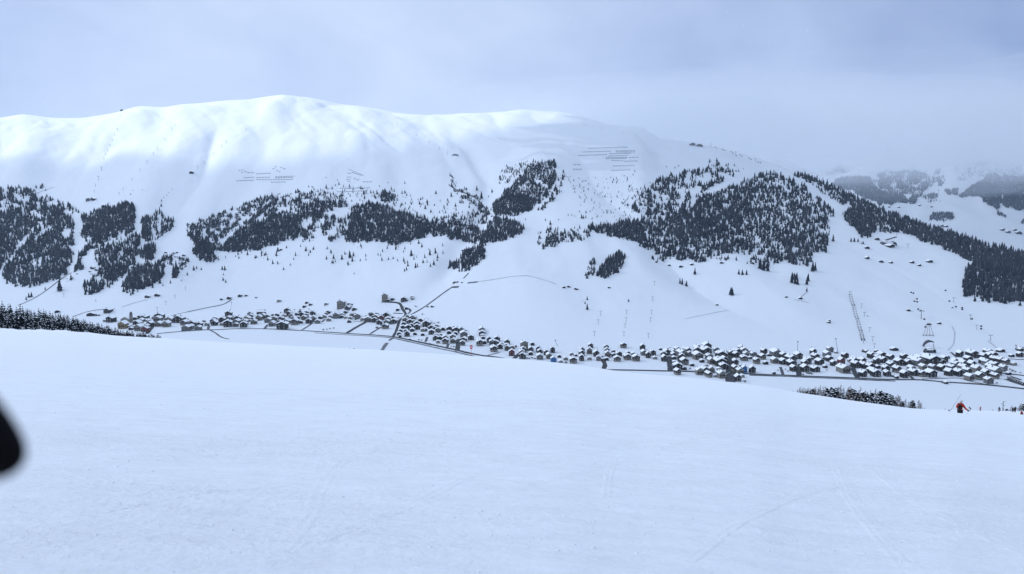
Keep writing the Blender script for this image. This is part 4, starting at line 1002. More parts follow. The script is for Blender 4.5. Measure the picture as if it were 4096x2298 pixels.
# ------------------------------------------------------------------ trees one can tell apart
def spruce_proto(seed, bare=False):
    """a snow-laden spruce, 1 unit high; drooping boughs in whorls"""
    r = random.Random(seed)
    root = empty('spruce_tree')
    MB().tube([(0, 0, -0.12), (0.005, 0, 0.3), (0, 0.004, 0.99)], [0.018, 0.013, 0.002], 5).build('trunk', M['bark'], root)
    g = MB(); s = MB()
    n = r.randint(18, 22); wid = r.uniform(.24, .32)
    for i in range(n):
        f = i / (n - 1)
        z = 0.07 + 0.90 * f ** 0.92
        L_ = wid * (1 - f) ** 0.75 * r.uniform(.8, 1.15) + 0.012
        m = 11 if f < .6 else 8 if f < .85 else 5
        a0 = r.uniform(0, 6.28)
        for k in range(m):
            if r.random() < .06: continue
            a = a0 + 6.283 * k / m + r.uniform(-.25, .25)
            l = L_ * r.uniform(.65, 1.2); w = l * r.uniform(.30, .46) + .006
            dr = l * r.uniform(.25, .6); zz = z + r.uniform(-.012, .012)
            c, q = math.cos(a), math.sin(a)
            P0 = (0, 0, zz + .012); P1 = (c * l * .55 - q * w, q * l * .55 + c * w, zz - dr * .45); P2 = (c * l * .55 + q * w, q * l * .55 - c * w, zz - dr * .45); P3 = (c * l, q * l, zz - dr)
            PM = (c * l * .5, q * l * .5, zz - dr * .25 + .012)
            g.add([P0, P1, P3, P2, PM], [(0, 1, 4), (1, 3, 4), (3, 2, 4), (2, 0, 4)])
            if r.random() < (.20 if f < .85 else .35):
                e = .007; t0 = r.uniform(.25, .45); wk = w * r.uniform(.35, .6)
                s.add([(c * l * t0, q * l * t0, zz - dr * t0 * .5 + e + .008), (c * l * .7 - q * wk, q * l * .7 + c * wk, zz - dr * .62 + e + .004), (c * l * 1.0, q * l * 1.0, zz - dr * .98 + e), (c * l * .7 + q * wk, q * l * .7 - c * wk, zz - dr * .62 + e + .004), (c * l * .68, q * l * .68, zz - dr * .5 + e + .018)],
                      [(0, 1, 4), (1, 2, 4), (2, 3, 4), (3, 0, 4)])
    g.build('crown', M['needles'], root)
    s.build('snow_load', M['snow_small'], root)['kind'] = 'stuff'
    note_kids(root)
    return root
def larch_proto(seed):
    """a bare larch: straight stem, thin upswept brown twigs, a little snow"""
    r = random.Random(seed)
    root = empty('larch_tree')
    MB().tube([(0, 0, -0.15), (0, 0, 1.0)], [0.016, 0.002], 5).build('trunk', M['bark'], root)
    g = MB(); s = MB()
    wid = r.uniform(.17, .23)
    for i in range(150):
        f = r.random() ** .9
        z = .08 + .88 * f; a = r.uniform(0, 6.283)
        l = (wid * (1 - f) ** .8 + .02) * r.uniform(.5, 1.1); c, q = math.cos(a), math.sin(a)
        up = l * r.uniform(-.15, .35)
        g.tube([(0, 0, z), (c * l, q * l, z + up)], [.0045, .001], 3, False)
        for _ in range(4):
            t = r.uniform(.35, 1); b = a + r.uniform(-1.1, 1.1); l2 = l * r.uniform(.2, .4)
            x, y, zz = c * l * t, q * l * t, z + up * t
            g.add([(x, y, zz), (x + math.cos(b) * l2, y + math.sin(b) * l2, zz + r.uniform(-.02, .03)), (x + math.cos(b) * l2 * .5, y + math.sin(b) * l2 * .5, zz - .009)], [(0, 1, 2)])
        if r.random() < .16: s.blob((c * l * .6, q * l * .6, z + up * .6 + .006), (l * .16, l * .16, .007), 5, 3)
    g.build('twigs', M['larch'], root); s.build('snow_load', M['snow_small'], root)['kind'] = 'stuff'
    note_kids(root)
    return root
def stone_pine_proto(seed):
    """a stubby mountain pine: needle tufts in rounded clumps with pillows of snow"""
    r = random.Random(seed)
    root = empty('stone_pine')
    MB().tube([(0, 0, -0.15), (.01, 0, .5), (0, 0, .93)], [0.026, .018, 0.004], 6).build('trunk', M['bark'], root)
    g = MB(); s = MB()
    for i in range(46):
        f = (i + .5) / 46
        z = .08 + .86 * f; a = r.uniform(0, 6.283)
        rad = .17 * math.sin(math.pi * min(1, (1.03 - f) * .62 + .12)) * (1 - f * .55) * r.uniform(.55, 1.1)
        x, y = math.cos(a) * rad, math.sin(a) * rad; b = r.uniform(.045, .075) * (1.15 - .5 * f)
        g.blob((x, y, z), (b, b, b * .7), 6, 4, .3)
        for _ in range(12):                                       # needle tufts break the outline
            w = r.uniform(0, 6.283); v = r.uniform(-.5, .9); d = (math.cos(w) * math.cos(v), math.sin(w) * math.cos(v), math.sin(v))
            p = [x + d[0] * b * .8, y + d[1] * b * .8, z + d[2] * b * .6]; e = b * r.uniform(.5, .85)
            g.add([(p[0] - .006, p[1], p[2]), (p[0] + .006, p[1] + .004, p[2] + .004), (p[0] + d[0] * e, p[1] + d[1] * e, p[2] + d[2] * e - .004)], [(0, 1, 2)])
        if r.random() < .52: s.blob((x * 1.06, y * 1.06, z + b * .62), (b * .85, b * .85, b * .30), 6, 4, .25)
    g.build('crown', M['needles'], root); s.build('snow_load', M['snow_small'], root)['kind'] = 'stuff'
    note_kids(root)
    return root
SPR = [spruce_proto(i) for i in range(5)]; LAR = [larch_proto(20 + i) for i in range(3)]; PIN = [stone_pine_proto(40 + i) for i in range(3)]
used_t = set()
def plant(protos, p, h, fat=1.0):
    q = random.choice([t for t in protos if t.name not in used_t] or protos)
    o = q if q.name not in used_t else copy_tree(q)
    used_t.add(q.name)
    o.location = p; o.rotation_euler = (random.gauss(0, .015), random.gauss(0, .015), random.uniform(0, 6.28)); o.scale = (h * fat, h * fat, h)
    return o
def row_to_top(px, row, Yd):
    """height over the eye level of a photo row at distance Yd"""
    return float(ray(px, row)[1]) * Yd
# the dark spruce wood behind the left brow: tops follow the photo
top = lambda px: np.interp(px, [-60, 0, 10, 30, 50, 80, 100, 118, 145, 170, 200, 240, 262, 290, 310, 335, 372, 400, 440, 480, 520, 560, 600, 640], [1198, 1214, 1198, 1226, 1217, 1221, 1231, 1234, 1240, 1236, 1243, 1256, 1262, 1268, 1274, 1280, 1290, 1296, 1308, 1316, 1324, 1331, 1338, 1345])
wood = []
for i in range(420):
    px = random.uniform(-30, 640) if i > 60 else -30 + 670 * i / 60
    k = random.random() ** 1.3 if i > 60 else random.uniform(.0, .06)      # depth below the top line: 0 = the skyline trees
    u = ray(px, 1330)[0]; L_ = float(brow_2(u))
    Yd = L_ * (1.21 - .15 * k) + random.uniform(-4, 4)
    t0 = float(top(px)) + random.uniform(-9, 5) + k * max(0, brow_row(px) - float(top(px))) * .72
    zt = row_to_top(px, t0, Yd); x = u * Yd; zb = float(z_near(x, Yd)); h = zt - zb
    if not 3.0 < h < 48: continue
    wood.append((px, t0, x, Yd, zb, h))
kept = []
for t in wood:
    if all(math.hypot(t[2] - q[2], (t[3] - q[3]) * .6) > 1.3 for q in kept): kept.append(t)
print('wood', len(kept))
NW = min(len(kept), 190)
kept = kept[:NW]
sky_ = sorted([t for t in kept if t[1] < float(top(t[0])) + 9], key=lambda t: t[0])
rank = {id(t): i for i, t in enumerate(sky_)}
for t in kept:
    o = plant(SPR, (t[2], t[3], t[4] - .2), t[5] + .2, min(1.25, max(.75, 17 / t[5])) * random.uniform(.9, 1.2))
    if id(t) in rank: tag(o, f"dark spruce at the top edge of the near left wood, {ordw(rank[id(t)] + 1)} from left", 'tree', 'spruces of the near left wood')
    else: tag(o, 'snow flecked dark spruce inside the near left wood', 'tree', 'spruces of the near left wood')
# the copse on the right: larches and snowy pines.  (photo px of stem, photo row of top, kind)
S_ = 2576 / 550.0
COPSE = [(125, 215, 'l'), (180, 218, 'l'), (232, 240, 'l'), (293, 225, 'l'), (340, 235, 'l'), (420, 205, 'l'), (380, 250, 'p'), (520, 180, 'l'), (560, 200, 'l'), (600, 190, 'l'), (490, 225, 'l'), (660, 235, 'p'), (728, 212, 'p'), (800, 222, 'p'), (765, 240, 'p'), (855, 200, 'l'), (895, 165, 'l'), (940, 215, 'l'), (1035, 205, 'l'), (1075, 195, 'l'),
         (1060, 250, 'p'), (1110, 238, 'p'), (1165, 258, 'p'), (1005, 290, 's'), (1258, 202, 'l'), (1230, 300, 'p'), (1320, 290, 'p'), (1360, 268, 'l'), (1425, 270, 'l'), (1490, 300, 'p'), (1400, 310, 's'), (1560, 238, 'l'), (1590, 300, 'l'), (1645, 268, 'p'), (1700, 320, 'p'), (1760, 318, 'p'), (1820, 355, 'p'), (1860, 370, 'p'), (1975, 358, 'l'), (1940, 390, 'l'), (2020, 395, 'l'),
         (2060, 485, 'p'), (2120, 445, 'l'), (2180, 490, 'l'), (2250, 462, 'p'), (2290, 520, 'l'), (2370, 462, 'l'), (2410, 505, 'l'), (90, 260, 'l'), (150, 290, 'p'), (260, 290, 'p'), (860, 300, 's'), (1540, 400, 's'), (2480, 610, 'l'), (5, 290, 'l'), (470, 310, 's'), (610, 320, 's'), (320, 300, 's'), (690, 330, 's'), (1300, 420, 's'), (1650, 420, 's'), (1930, 470, 's'),
         (720, 400, 's'), (940, 340, 'p'), (1180, 400, 'p'), (1450, 430, 'p'), (1850, 470, 'p'), (560, 330, 'p')]
COPSE.sort()
cnt = {}
FAR_R = [(4003, 1632, 'l'), (4050, 1618, 'l'), (4062, 1624, 'p'), (4080, 1610, 'l'), (4094, 1612, 'p'), (3972, 1636, 'l'), (4030, 1634, 'p'), (3783, 1631, 'l'), (3808, 1636, 'l'), (4085, 1608, 'l'), (4042, 1632, 's'), (4015, 1629, 'l')]
for j, (x, y, k) in enumerate(COPSE + FAR_R):
    fr = j >= len(COPSE)
    px, py = (x, y) if fr else (3170 + x / S_, 1500 + y / S_)
    u = float(ray(px, 1600)[0]); L_ = float(brow_2(u))
    Yd = L_ * (random.uniform(1.05, 1.15) if y > 300 and not fr else random.uniform(1.12, 1.26))
    X_ = u * Yd; zb = float(z_near(X_, Yd)); h = row_to_top(px, py, Yd) - zb
    if h < 1.2: continue
    o = plant({'l': LAR, 'p': PIN, 's': SPR}[k], (X_, Yd, zb - .1), h + .1, {'l': 1.05, 'p': 1.25, 's': 1.0}[k] * min(1.3, max(.75, 9 / h)))
    nm = {'l': 'bare brown larch', 'p': 'snow capped stone pine', 's': 'snowy dark spruce'}[k]
    where = 'behind the small skiers' if fr else 'in the copse behind the brow'
    cnt[(k, fr)] = cnt.get((k, fr), 0) + 1
    tag(o, f"{nm} {where}, {ordw(cnt[(k, fr)])} from left", 'tree', 'trees behind the small skiers' if fr else 'trees of the copse behind the brow')
# lone conifers on the open slopes: crop, list of x,y(base),height in photo px ; where
LONE = [
 ('C7', '1690,88,60 1712,98,70 1755,114,62', 'on the open slope below the great forest, upper group'), ('C7', '2200,200,84 2215,204,86', 'standing close together on the open slope'), ('C7', '757,252,40 735,292,35 757,350,64 710,266,15', 'in the loose file above the small barns'), ('R3', '520,411,22 645,411,16 655,412,16 667,412,16 705,395,28 715,400,26 728,402,24 795,435,30 805,438,26 812,440,22 838,440,24 842,430,24 855,402,30 862,400,26 838,385,26', 'on the slope just below the great forest'), ('C7', '1173,270,34', 'alone between two lift lines'),
 ('C6', '85,58,30 100,52,40 118,105,46 168,142,46 205,62,56 278,202,34 345,156,26 378,98,24 5,78,30', 'on the left meadow above the village'),
 ('C6', '707,98,30 780,90,50 865,96,54 945,80,80 970,117,56 988,246,26', 'on the middle meadow under the birch scrub'), ('C6', '1380,92,30 1425,114,30 1525,132,32 1528,165,40 1515,205,40 1495,217,36 1605,182,62 1625,170,40', 'on the meadow left of the gully wood'),
 ('C6', '1755,170,40 1790,152,60 1950,136,46 1562,60,70 1590,98,40 1750,52,52 1805,36,62 1828,82,46 1485,26,26', 'just left of the gully wood'),
 ('C5', '1950,582,50 1978,566,32 2025,580,30 2235,577,46 2262,582,52 2248,632,26 2245,686,40 2272,708,36', 'right of the left forest tongues'), ('C5', '1715,714,42 1825,692,20 1885,632,34 1860,556,20 1770,518,42 1803,522,30 1770,552,26 1870,515,50 1895,500,40', 'by the lowest forest tongue'),
 ('C5', '265,882,46 290,857,52 318,852,56', 'beside the long lane above the near wood'), ('C5', '455,780,36 715,682,70 735,670,30 600,790,130 965,895,20', 'along the first forest tongue'), ('C5', '1335,822,60 1315,836,42 1640,742,30 1245,800,60 1280,812,60 1610,715,60 1535,760,50 1385,800,30', 'under the lowest forest tongue'),
 ('C5', '2490,430,50 2568,462,40 2430,412,30', 'below the dense middle forest'),
 ('C8', '390,40,44', 'above the two barns'), ('C8', '2535,185,56 2385,165,72 1985,92,90', 'by the lower right wood'),
 ('C4', '655,1298,78 835,1302,46 868,1302,48 905,1302,42 945,1325,30 960,1325,32', 'on the piste beside the hill wood'),
 ('C3', '680,1258,24 745,1266,32 955,1268,30 700,1318,50 720,1320,40 565,1290,20 600,1290,20 627,1300,18 1130,1262,24 880,1215,14', 'in the scrub left of the great forest'), ('C3', '385,1384,52 335,1342,26 137,1336,22 470,1338,20', 'under the wooded bluff'),
 ('C3', '1235,850,22 840,916,18 765,918,14 775,978,14 910,1104,18 1555,804,20 1640,816,24 1675,798,20', 'high up under the snow fences'),
 ('C2', '705,912,16 820,940,18 835,980,34 800,992,24 940,992,24 530,1005,24 565,1010,26 765,1025,36 1155,1065,40 1180,1060,30 1218,1075,50 1328,965,20 1497,970,30 1245,1002,24', 'above the middle forest'), ('C2', '1965,1100,50 2222,1038,56 2270,1120,80 2375,1060,44 2338,1105,24 2215,1195,40 1810,1072,40', 'around the central gully'),
 ('C1', '213,1022,22 70,1140,24 1315,1082,20 1340,1042,14 1437,1036,12 1625,1150,28 1622,1200,40 1648,1112,14 1680,1090,14 1700,1064,14 1732,1030,16 790,1262,40 1350,1310,34', 'at the upper edge of the left woods'),
]
def small_conifer(seed):
    r = random.Random(seed); g = MB()
    for zb, zt, rb in ((.05, .42, .20), (.20, .62, .165), (.42, .82, .12), (.62, 1.0, .075)):
        V = [(0, 0, zt)]; n = 7
        for k in range(n):
            a = 6.283 * k / n + zb * 5; q = rb * r.uniform(.75, 1.25)
            V.append((q * math.cos(a), q * math.sin(a), zb + r.uniform(-.02, .03)))
        g.add(V, [(0, 1 + k, 1 + (k + 1) % n) for k in range(n)])
    root = empty('conifer')
    g.build('crown', M['needles_snow'], root); MB().tube([(0, 0, -.1), (0, 0, .2)], .02, 5).build('trunk', M['bark'], root)
    note_kids(root); return root
SML = [small_conifer(i) for i in range(4)]
for c, s, where in LONE:
    it = sorted((*crop(c, [tuple(map(float, q.split(',')[:2]))])[0], float(q.split(',')[2]) / CR[c][2]) for q in s.split())
    P, ok = at([t[0] for t in it], [t[1] for t in it])
    n = 0
    for (x, y, hp_), p, o_ in zip(it, P, ok):
        if not o_: continue
        n += 1
        o = plant(SML, p, hp_ * p[1] / F_PX, random.uniform(.95, 1.35))
        lead = 'lone conifer' if len(it) == 1 else f"{ordw(n)} conifer from left"
        tag(o, f"{lead} {where}" if len(f"{lead} {where}".split()) > 3 else f"small {lead} {where}", 'tree', 'conifers standing free on the snow')
# bare bushes along the road and gardens
def bush_proto(seed):
    r = random.Random(seed); root = empty('bare_bush'); g = MB()
    for _ in range(42):
        a = r.uniform(0, 6.283); t = r.uniform(.2, .9); l = r.uniform(.6, 1)
        e = (math.cos(a) * math.sin(t) * l, math.sin(a) * math.sin(t) * l, math.cos(t) * l)
        g.tube([(0, 0, 0), (e[0] * .5, e[1] * .5, e[2] * .6), e], [.03, .02, .006], 3, False)
    g.build('twigs', M['larch'], root); MB().blob((0, 0, .0), (.5, .5, .12), 7, 4).build('snow_foot', M['snow_small'], root)
    note_kids(root); return root
BUS = [bush_proto(i) for i in range(2)]
BUSH = [('P2', '2080,720 2150,712 2210,700 2290,688 1790,300 1830,330 1500,310 1220,370', 'along the road left of the side road'), ('P4', '480,520 540,525 1130,655 1180,660 880,170 850,165 800,190 720,175', 'above and along the road in the village middle'), ('P3', '2380,580 2180,350 2210,365 1690,690 1600,690 1840,380', 'by the winding hill road'),
        ('P6', '545,510 560,560 1010,600 1130,600 1300,560 1330,540 1355,545 2110,860', 'around the twin alleys'), ('P7', '350,560 400,600 200,580 480,580 1180,575', 'in the gardens by the broad street'), ('P8', '2290,560 2340,590 2400,610 2500,630 2030,835 930,830', 'in front of the car park')]
for c, s, where in BUSH:
    it = sorted(crop(c, [tuple(map(float, q.split(',')))])[0] for q in s.split())
    P, ok = at([t[0] for t in it], [t[1] for t in it])
    for n, (p, o_) in enumerate(zip(P, ok)):
        if not o_: continue
        o = plant(BUS, p, random.uniform(3.2, 5.5), 1.0)
        tag(o, f"bare brown bush {where}, {ordw(n + 1)} from left", 'bush', 'bare bushes between the houses')
for q in SPR + LAR + PIN + SML + BUS:
    if q.name not in used_t:
        for ch in list(q.children_recursive): bpy.data.objects.remove(ch)
        bpy.data.objects.remove(q)

# ------------------------------------------------------------------ ski lifts
def pylon_proto():
    root = empty('lift_pylon')
    MB().tube([(0, 0, -1), (0, 0, 11)], [.55, .38], 8).build('mast', M['metal'], root)
    MB().box(-3.2, 3.2, -.3, .3, 11, 11.7).build('crossarm', M['metal'], root)
    for x in (-3.1, 3.1):
        w = MB().box(x - .25, x + .25, -1.6, 1.6, 10.5, 10.95)
        w.build('sheave_beam', M['dark_metal'], root)
    note_kids(root); return root
PYL = pylon_proto(); pyl_used = False
LIFTS = [  # crop; (x, y foot, height px in the crop); name
 ('C1', '1210,300,25 1180,438,26 1150,492,24 1130,542,24 1106,600,26 1085,650,26 1066,692,26 1047,738,30 1022,840,40 990,935,40 962,1002,30 949,1062,28', 'upper left chairlift above the lift station'),
 ('C1', '1770,396,18 1735,434,18 1660,538,20 1586,630,22 1543,685,24 1482,764,26 1411,850,28 1328,942,28 1240,1040,28 1198,1084,28 1098,1190,26', 'long diagonal lift on the upper left slope'),
 ('C1', '2478,438,20 2280,565,20 2230,605,20 2146,684,22 2055,770,24 1990,820,24', 'short high lift beside the sunlit snowfield'),
 ('C5', '838,118,40 810,240,36 676,700,36 643,852,40', 'lift line between the first forest tongues'),
 ('C5', '1868,784,30 1762,868,34 1670,934,34 1582,994,34', 'short lift climbing right from the church'),
 ('C2', '1420,380,24 1615,494,24 1743,574,26 1845,628,24 1926,674,28', 'misty lift below the middle ridge'),
 ('C3', '745,398,18 815,418,20 897,432,18 1120,468,20 1248,504,34', 'misty lift on the right skyline'), ('C3', '2003,608,42 2250,680,36 2448,752,34', 'lift descending right from the summit station'),
 ('C7', '893,408,26 868,496,24 828,615,26', 'small lift behind the curved driveway'), ('C7', '1153,398,28 1148,472,28 1137,534,30 1125,618,30', 'middle lift above the lone chalet'), ('C7', '1432,104,28 1416,260,30 1403,398,28 1396,474,28 1372,636,30', 'long lift left of the twin alleys'),
 ('C8', '824,90,50 862,225,50 902,358,50 937,475,44 961,565,46', 'dense chairlift above the broad street'), ('C8', '942,208,24 970,294,18 1022,450,30 1054,542,24 1069,616,24', 'drag lift right of the dense chairlift'),
 ('C8', '1541,316,84', 'gondola line above the gondola station'), ('C8', '1868,152,50 2036,325,50 2100,424,26 2238,540,62', 'far right lift by the lower right wood'), ('C4', '1408,1370,46 1753,1384,46 1366,1225,40 1296,1255,30', 'lift under the hill wood'),
]
lift_pts = {}
for c, s, nm in LIFTS:
    it = [(*crop(c, [tuple(map(float, q.split(',')[:2]))])[0], float(q.split(',')[2]) / CR[c][2]) for q in s.split()]
    it.sort(key=lambda t: -t[1])
    P, ok = at([t[0] for t in it], [t[1] for t in it])
    pts = []
    for n, ((x, y, hp_), p, o_) in enumerate(zip(it, P, ok)):
        if not o_: continue
        o = PYL if not pyl_used else copy_tree(PYL); pyl_used = True
        k = max(.8, hp_ * p[1] / F_PX / 11.7)
        o.location = p; o.scale = (k, k, k); o.rotation_euler = (0, 0, random.uniform(-.2, .2))
        tag(o, f"grey T shaped pylon, {ordw(n + 1)} up the {nm}", 'lift pylon', 'lift pylons on the slopes')
        pts.append(Vector(p) + Vector((0, 0, 11 * k)))
    lift_pts[nm] = pts
    if len(pts) > 1:
        cb = MB()
        for sx in (-2.6, 2.6):
            q = []
            for a, b in zip(pts[:-1], pts[1:]):
                for f in (0, .25, .5, .75):
                    v = a.lerp(b, f); q.append((v.x + sx, v.y, v.z - 4 * f * (1 - f) * min(6, (b - a).length * .02)))
            q.append((pts[-1].x + sx, pts[-1].y, pts[-1].z)); cb.tube(q, .022, 3, False)
        tag(cb.build('lift_cable', M['dark_metal']), f"pair of thin cables strung along the {nm}", 'cable', 'cables of the lifts')
def chair_proto():
    root = empty('lift_chair')
    MB().tube([(0, 0, 0), (.15, 0, -1.6), (0, 0, -3)], .07, 4).build('hanger', M['dark_metal'], root)
    f = MB().box(-1.3, 1.3, -.35, .35, -3.35, -3.15); f.box(-1.3, 1.3, .3, .42, -3.15, -2.3); f.build('seat', M['dark_metal'], root)
    note_kids(root); return root
def cabin_proto():
    root = empty('gondola_cabin')
    MB().tube([(0, 0, 0), (0, 0, -1.2)], .09, 4).build('hanger', M['dark_metal'], root)
    V = []
    for z, w in ((-1.2, .75), (-1.9, 1.15), (-3.0, 1.15), (-3.6, .8)): V += [(-w, -w, z), (w, -w, z), (w, w, z), (-w, w, z)]
    Fc = [(0, 1, 2, 3), (15, 14, 13, 12)] + [(i * 4 + (k + 1) % 4, i * 4 + k, i * 4 + k + 4, i * 4 + (k + 1) % 4 + 4) for i in range(3) for k in range(4)]
    mk('cabin', V, Fc, M['dark_metal'], root); MB().box(-1.0, 1.0, -1.19, -1.16, -2.8, -2.0).build('pane', M['glass'], root)
    note_kids(root); return root
CH = chair_proto(); CAB = cabin_proto(); first_c = [CH, CAB]
def hang(proto, p, s=1.0):
    o = proto if proto in first_c else copy_tree(proto)
    if proto in first_c: first_c.remove(proto)
    o.location = p; o.scale = (s, s, s); return o
L_ = lift_pts['dense chairlift above the broad street']; n = 0
for a, b in zip(L_[:-1], L_[1:]):
    for f in np.linspace(.08, .92, 8):
        n += 1
        v = a.lerp(b, float(f))
        for sx in (-2.6, 2.6):
            o = hang(CH, (v.x + sx, v.y, v.z - 4 * f * (1 - f) * 3), 1.1)
            tag(o, f"empty chair on the {'left' if sx < 0 else 'right'} cable of the dense chairlift, {ordw(n)} from bottom", 'lift chair', 'chairs of the dense chairlift')
GON = crop('C8', [(1440, 50), (1462, 58), (1498, 115), (1473, 140), (1500, 145), (1510, 220), (1535, 235), (1572, 322), (1583, 400), (1785, 30), (1824, 138), (1890, 195), (1953, 205), (1953, 222), (2143, 392), (2143, 418), (2050, 318)])
GON += crop('C3', [(2048, 595), (2115, 618), (2135, 625), (2205, 640), (2222, 655), (2255, 680), (2292, 672), (2312, 685), (2385, 708), (2405, 718), (2475, 745), (2500, 750)])
GON.sort()
P, ok = at([g[0] for g in GON], [g[1] + 9 for g in GON]); n = 0
for g, p, o_ in zip(GON, P, ok):
    if not o_: continue
    n += 1
    q = Vector(p) * .985                        # hangs a few metres above the snow, in the line of the cable
    o = hang(CAB, (q.x, q.y, q.z + 8 * 1.0), 1.35)
    tag(o, f"dark gondola cabin hanging over the right slopes, {ordw(n)} from left", 'gondola cabin', 'gondola cabins over the right slopes')
# lattice start tower of the gondola
p = at(*crop('C8', [(1612, 488)])[0])[0][0]; p = Vector(p)
root = empty('gondola_tower', p)
for x in (-9, -3, 3, 9): MB().tube([(x * 1.25, 0, -2), (x * .35, 0, 22)], .32, 6).build('leg', M['dark_metal'], root)
MB().box(-11, 11, -.4, .4, 1, 1.8).build('foot_beam', M['dark_metal'], root)
MB().box(-6, 6, -.5, .5, 21.5, 23).build('crossarm', M['dark_metal'], root)
MB().box(-3, 3, -2, 2, 23.05, 25).build('sheave_housing', M['dark_metal'], root)
tag(root, 'dark splayed leg gondola tower above the gondola station', 'lift tower')
def hall(px, py, wpx, name, label, cat, arch=True, m='dark_metal', hgt=.45):
    """a lift terminal: a barrel roofed hall on a deck with an open mouth"""
    p = at(px, py)[0][0]; w = wpx * p[1] / F_PX / 2; d = w * .9; h = w * 2 * hgt
    root = empty(name, p)
    n = 9; V = []
    for y in (0, d):
        for k in range(n):
            a = math.pi * k / (n - 1)
            V.append((-w * math.cos(a), y, h * .35 + h * .65 * math.sin(a) if arch else h * (.8 + .2 * math.sin(a))))
    Fc = [(k, k + 1, n + k + 1, n + k) for k in range(n - 1)]
    mk('roof', V, Fc, M[m], root)
    sn = [(x * 1.02, y * 1.02 - .1, z + .8) for x, y, z in V[2:n - 2] + V[n + 2:2 * n - 2]]; q = n - 4
    mk('snow_cover', sn, [(k, k + 1, q + k + 1, q + k) for k in range(q - 1)], M['snow_small'], root)
    MB().box(-w, w, d * .3, d, -3, h * .42).build('wall', M['timber'], root)
    for x in (-w * .95, -w * .3, w * .3, w * .95): MB().box(x - w * .04, x + w * .04, .2, w * .1 + .2, -3, h * .6).build('column', M['metal'], root)
    MB().box(-w * .7, w * .7, d * .3 - .1, d * .3 - .04, h * .12, h * .32).build('window', M['glass'], root)
    tag(root, label, cat); return root
hall(*crop('C8', [(1640, 662)])[0], 108 / S5 * 2, 'lift_station', 'dark barrel roofed gondola station behind the chalets', 'lift station')
hall(*crop('C8', [(990, 655)])[0], 28, 'lift_station', 'small dark bottom station of the dense chairlift', 'lift station')
hall(*crop('C8', [(1098, 658)])[0], 17, 'lift_station', 'tiny dark hut at the foot of the drag lift', 'lift station')
hall(*crop('C8', [(2545, 632)])[0], 30, 'lift_station', 'dark lift station at the right end of the back row', 'lift station')
hall(*crop('C2', [(2005, 688)])[0], 26, 'lift_station', 'low grey lift station in the mist below the middle ridge', 'lift station', hgt=.2)
hall(*crop('P2', [(820, 395)])[0], 34, 'lift_station', 'dark lift station with pale pillars on the village edge', 'lift station', arch=False, hgt=.55)
hall(*crop('C4', [(1222, 1340)])[0], 60, 'lift_station', 'wide dark arched lift station below the hill wood', 'lift station', hgt=.28)
p = Vector(at(*crop('C8', [(1622, 612)])[0])[0][0])
root = empty('boarding_arch', p); V = []; n = 10
for k in range(n):
    a = math.pi * (.08 + .62 * k / (n - 1)); w = 1.2 + 2.4 * math.sin(math.pi * k / (n - 1))
    for y in (0, 7): V += [(-12 * math.cos(a) + 2, y, 13 * math.sin(a) - w * .5), (-12 * math.cos(a) + 2, y, 13 * math.sin(a) + w * .5)]
Fc = []
for k in range(n - 1):
    b = k * 4
    Fc += [(b, b + 1, b + 5, b + 4), (b + 2, b + 6, b + 7, b + 3), (b + 1, b + 3, b + 7, b + 5), (b, b + 4, b + 6, b + 2)]
mk('shell', V, Fc + [(0, 2, 3, 1), (36, 37, 39, 38)], M['dark_metal'], root)
MB().tube([(11, 3, -2), (9, 3, 8)], .5, 6).build('support', M['metal'], root)
tag(root, 'dark curved canopy standing above the gondola station', 'canopy')

# floodlight masts, a crane, the church
def mast(px, py, hpx, lean, label):
    p = Vector(at(px, py)[0][0]); h = hpx * p[1] / F_PX
    root = empty('floodlight_mast', p)
    MB().tube([(0, 0, -1), (lean * h, 0, h)], [.5, .3], 6).build('mast', M['metal'], root)
    MB().box(lean * h - 1.3, lean * h + 1.3, -.4, .4, h, h + 1.6).build('lamp_head', M['dark_metal'], root)
    tag(root, label, 'floodlight mast', 'floodlight masts behind the chalets')
mast(*crop('C8', [(296, 655)])[0], 42, 0, 'tall upright floodlight mast behind the broad street chalets')
mast(*crop('C8', [(702, 645)])[0], 50, -.2, 'tallest floodlight mast, leaning left behind the chalets')
mast(*crop('C8', [(442, 645)])[0], 15, -.15, 'short floodlight mast between the two taller ones')
mast(*crop('P5', [(925, 125)])[0], 22, -.5, 'leaning floodlight mast on the slope behind the blue shed')
mast(*crop('P2', [(203, 345)])[0], 37, .2, 'thin leaning mast on the slope above the left village')
mast(*crop('C8', [(2498, 632)])[0], 18, -.12, 'slim mast by the right end lift station')
p = Vector(at(*crop('P3', [(158, 340)])[0])[0][0])
root = empty('tower_crane', p)
MB().tube([(0, 0, -1), (0, 0, 14)], .45, 4).build('mast', M['metal'], root)
MB().box(-9, 4, -.3, .3, 9, 9.7).build('jib', M['metal'], root); MB().box(2.2, 4, -.6, .6, 7.8, 8.95).build('counterweight', M['stone'], root)
tag(root, 'grey tower crane beside the tall pale house', 'crane')
p = Vector(at(*crop('P1', [(500, 318)])[0])[0][0])
root = empty('church', p, .1)
w = 9; V = []
for y in (0, 26): V += [(-w, y, -2), (w, y, -2), (w, y, 9), (0, y, 14), (-w, y, 9)]
mk('nave', V, [(0, 1, 2, 3, 4), (9, 8, 7, 6, 5), (0, 4, 9, 5), (1, 6, 7, 2)], M['cream'], root)
V = []
for y in (-.6, 26.6): V += [(-w - .8, y, 8.7), (0, y, 14.1), (w + .8, y, 8.7), (w + .8, y, 9.5), (0, y, 14.9), (-w - .8, y, 9.5)]
mk('snow_roof', V, [(0, 1, 4, 5), (1, 2, 3, 4), (6, 11, 10, 7), (7, 10, 9, 8), (0, 6, 7, 1), (1, 7, 8, 2), (5, 4, 10, 11), (4, 3, 9, 10), (0, 5, 11, 6), (2, 8, 9, 3)], M['snow_small'], root)
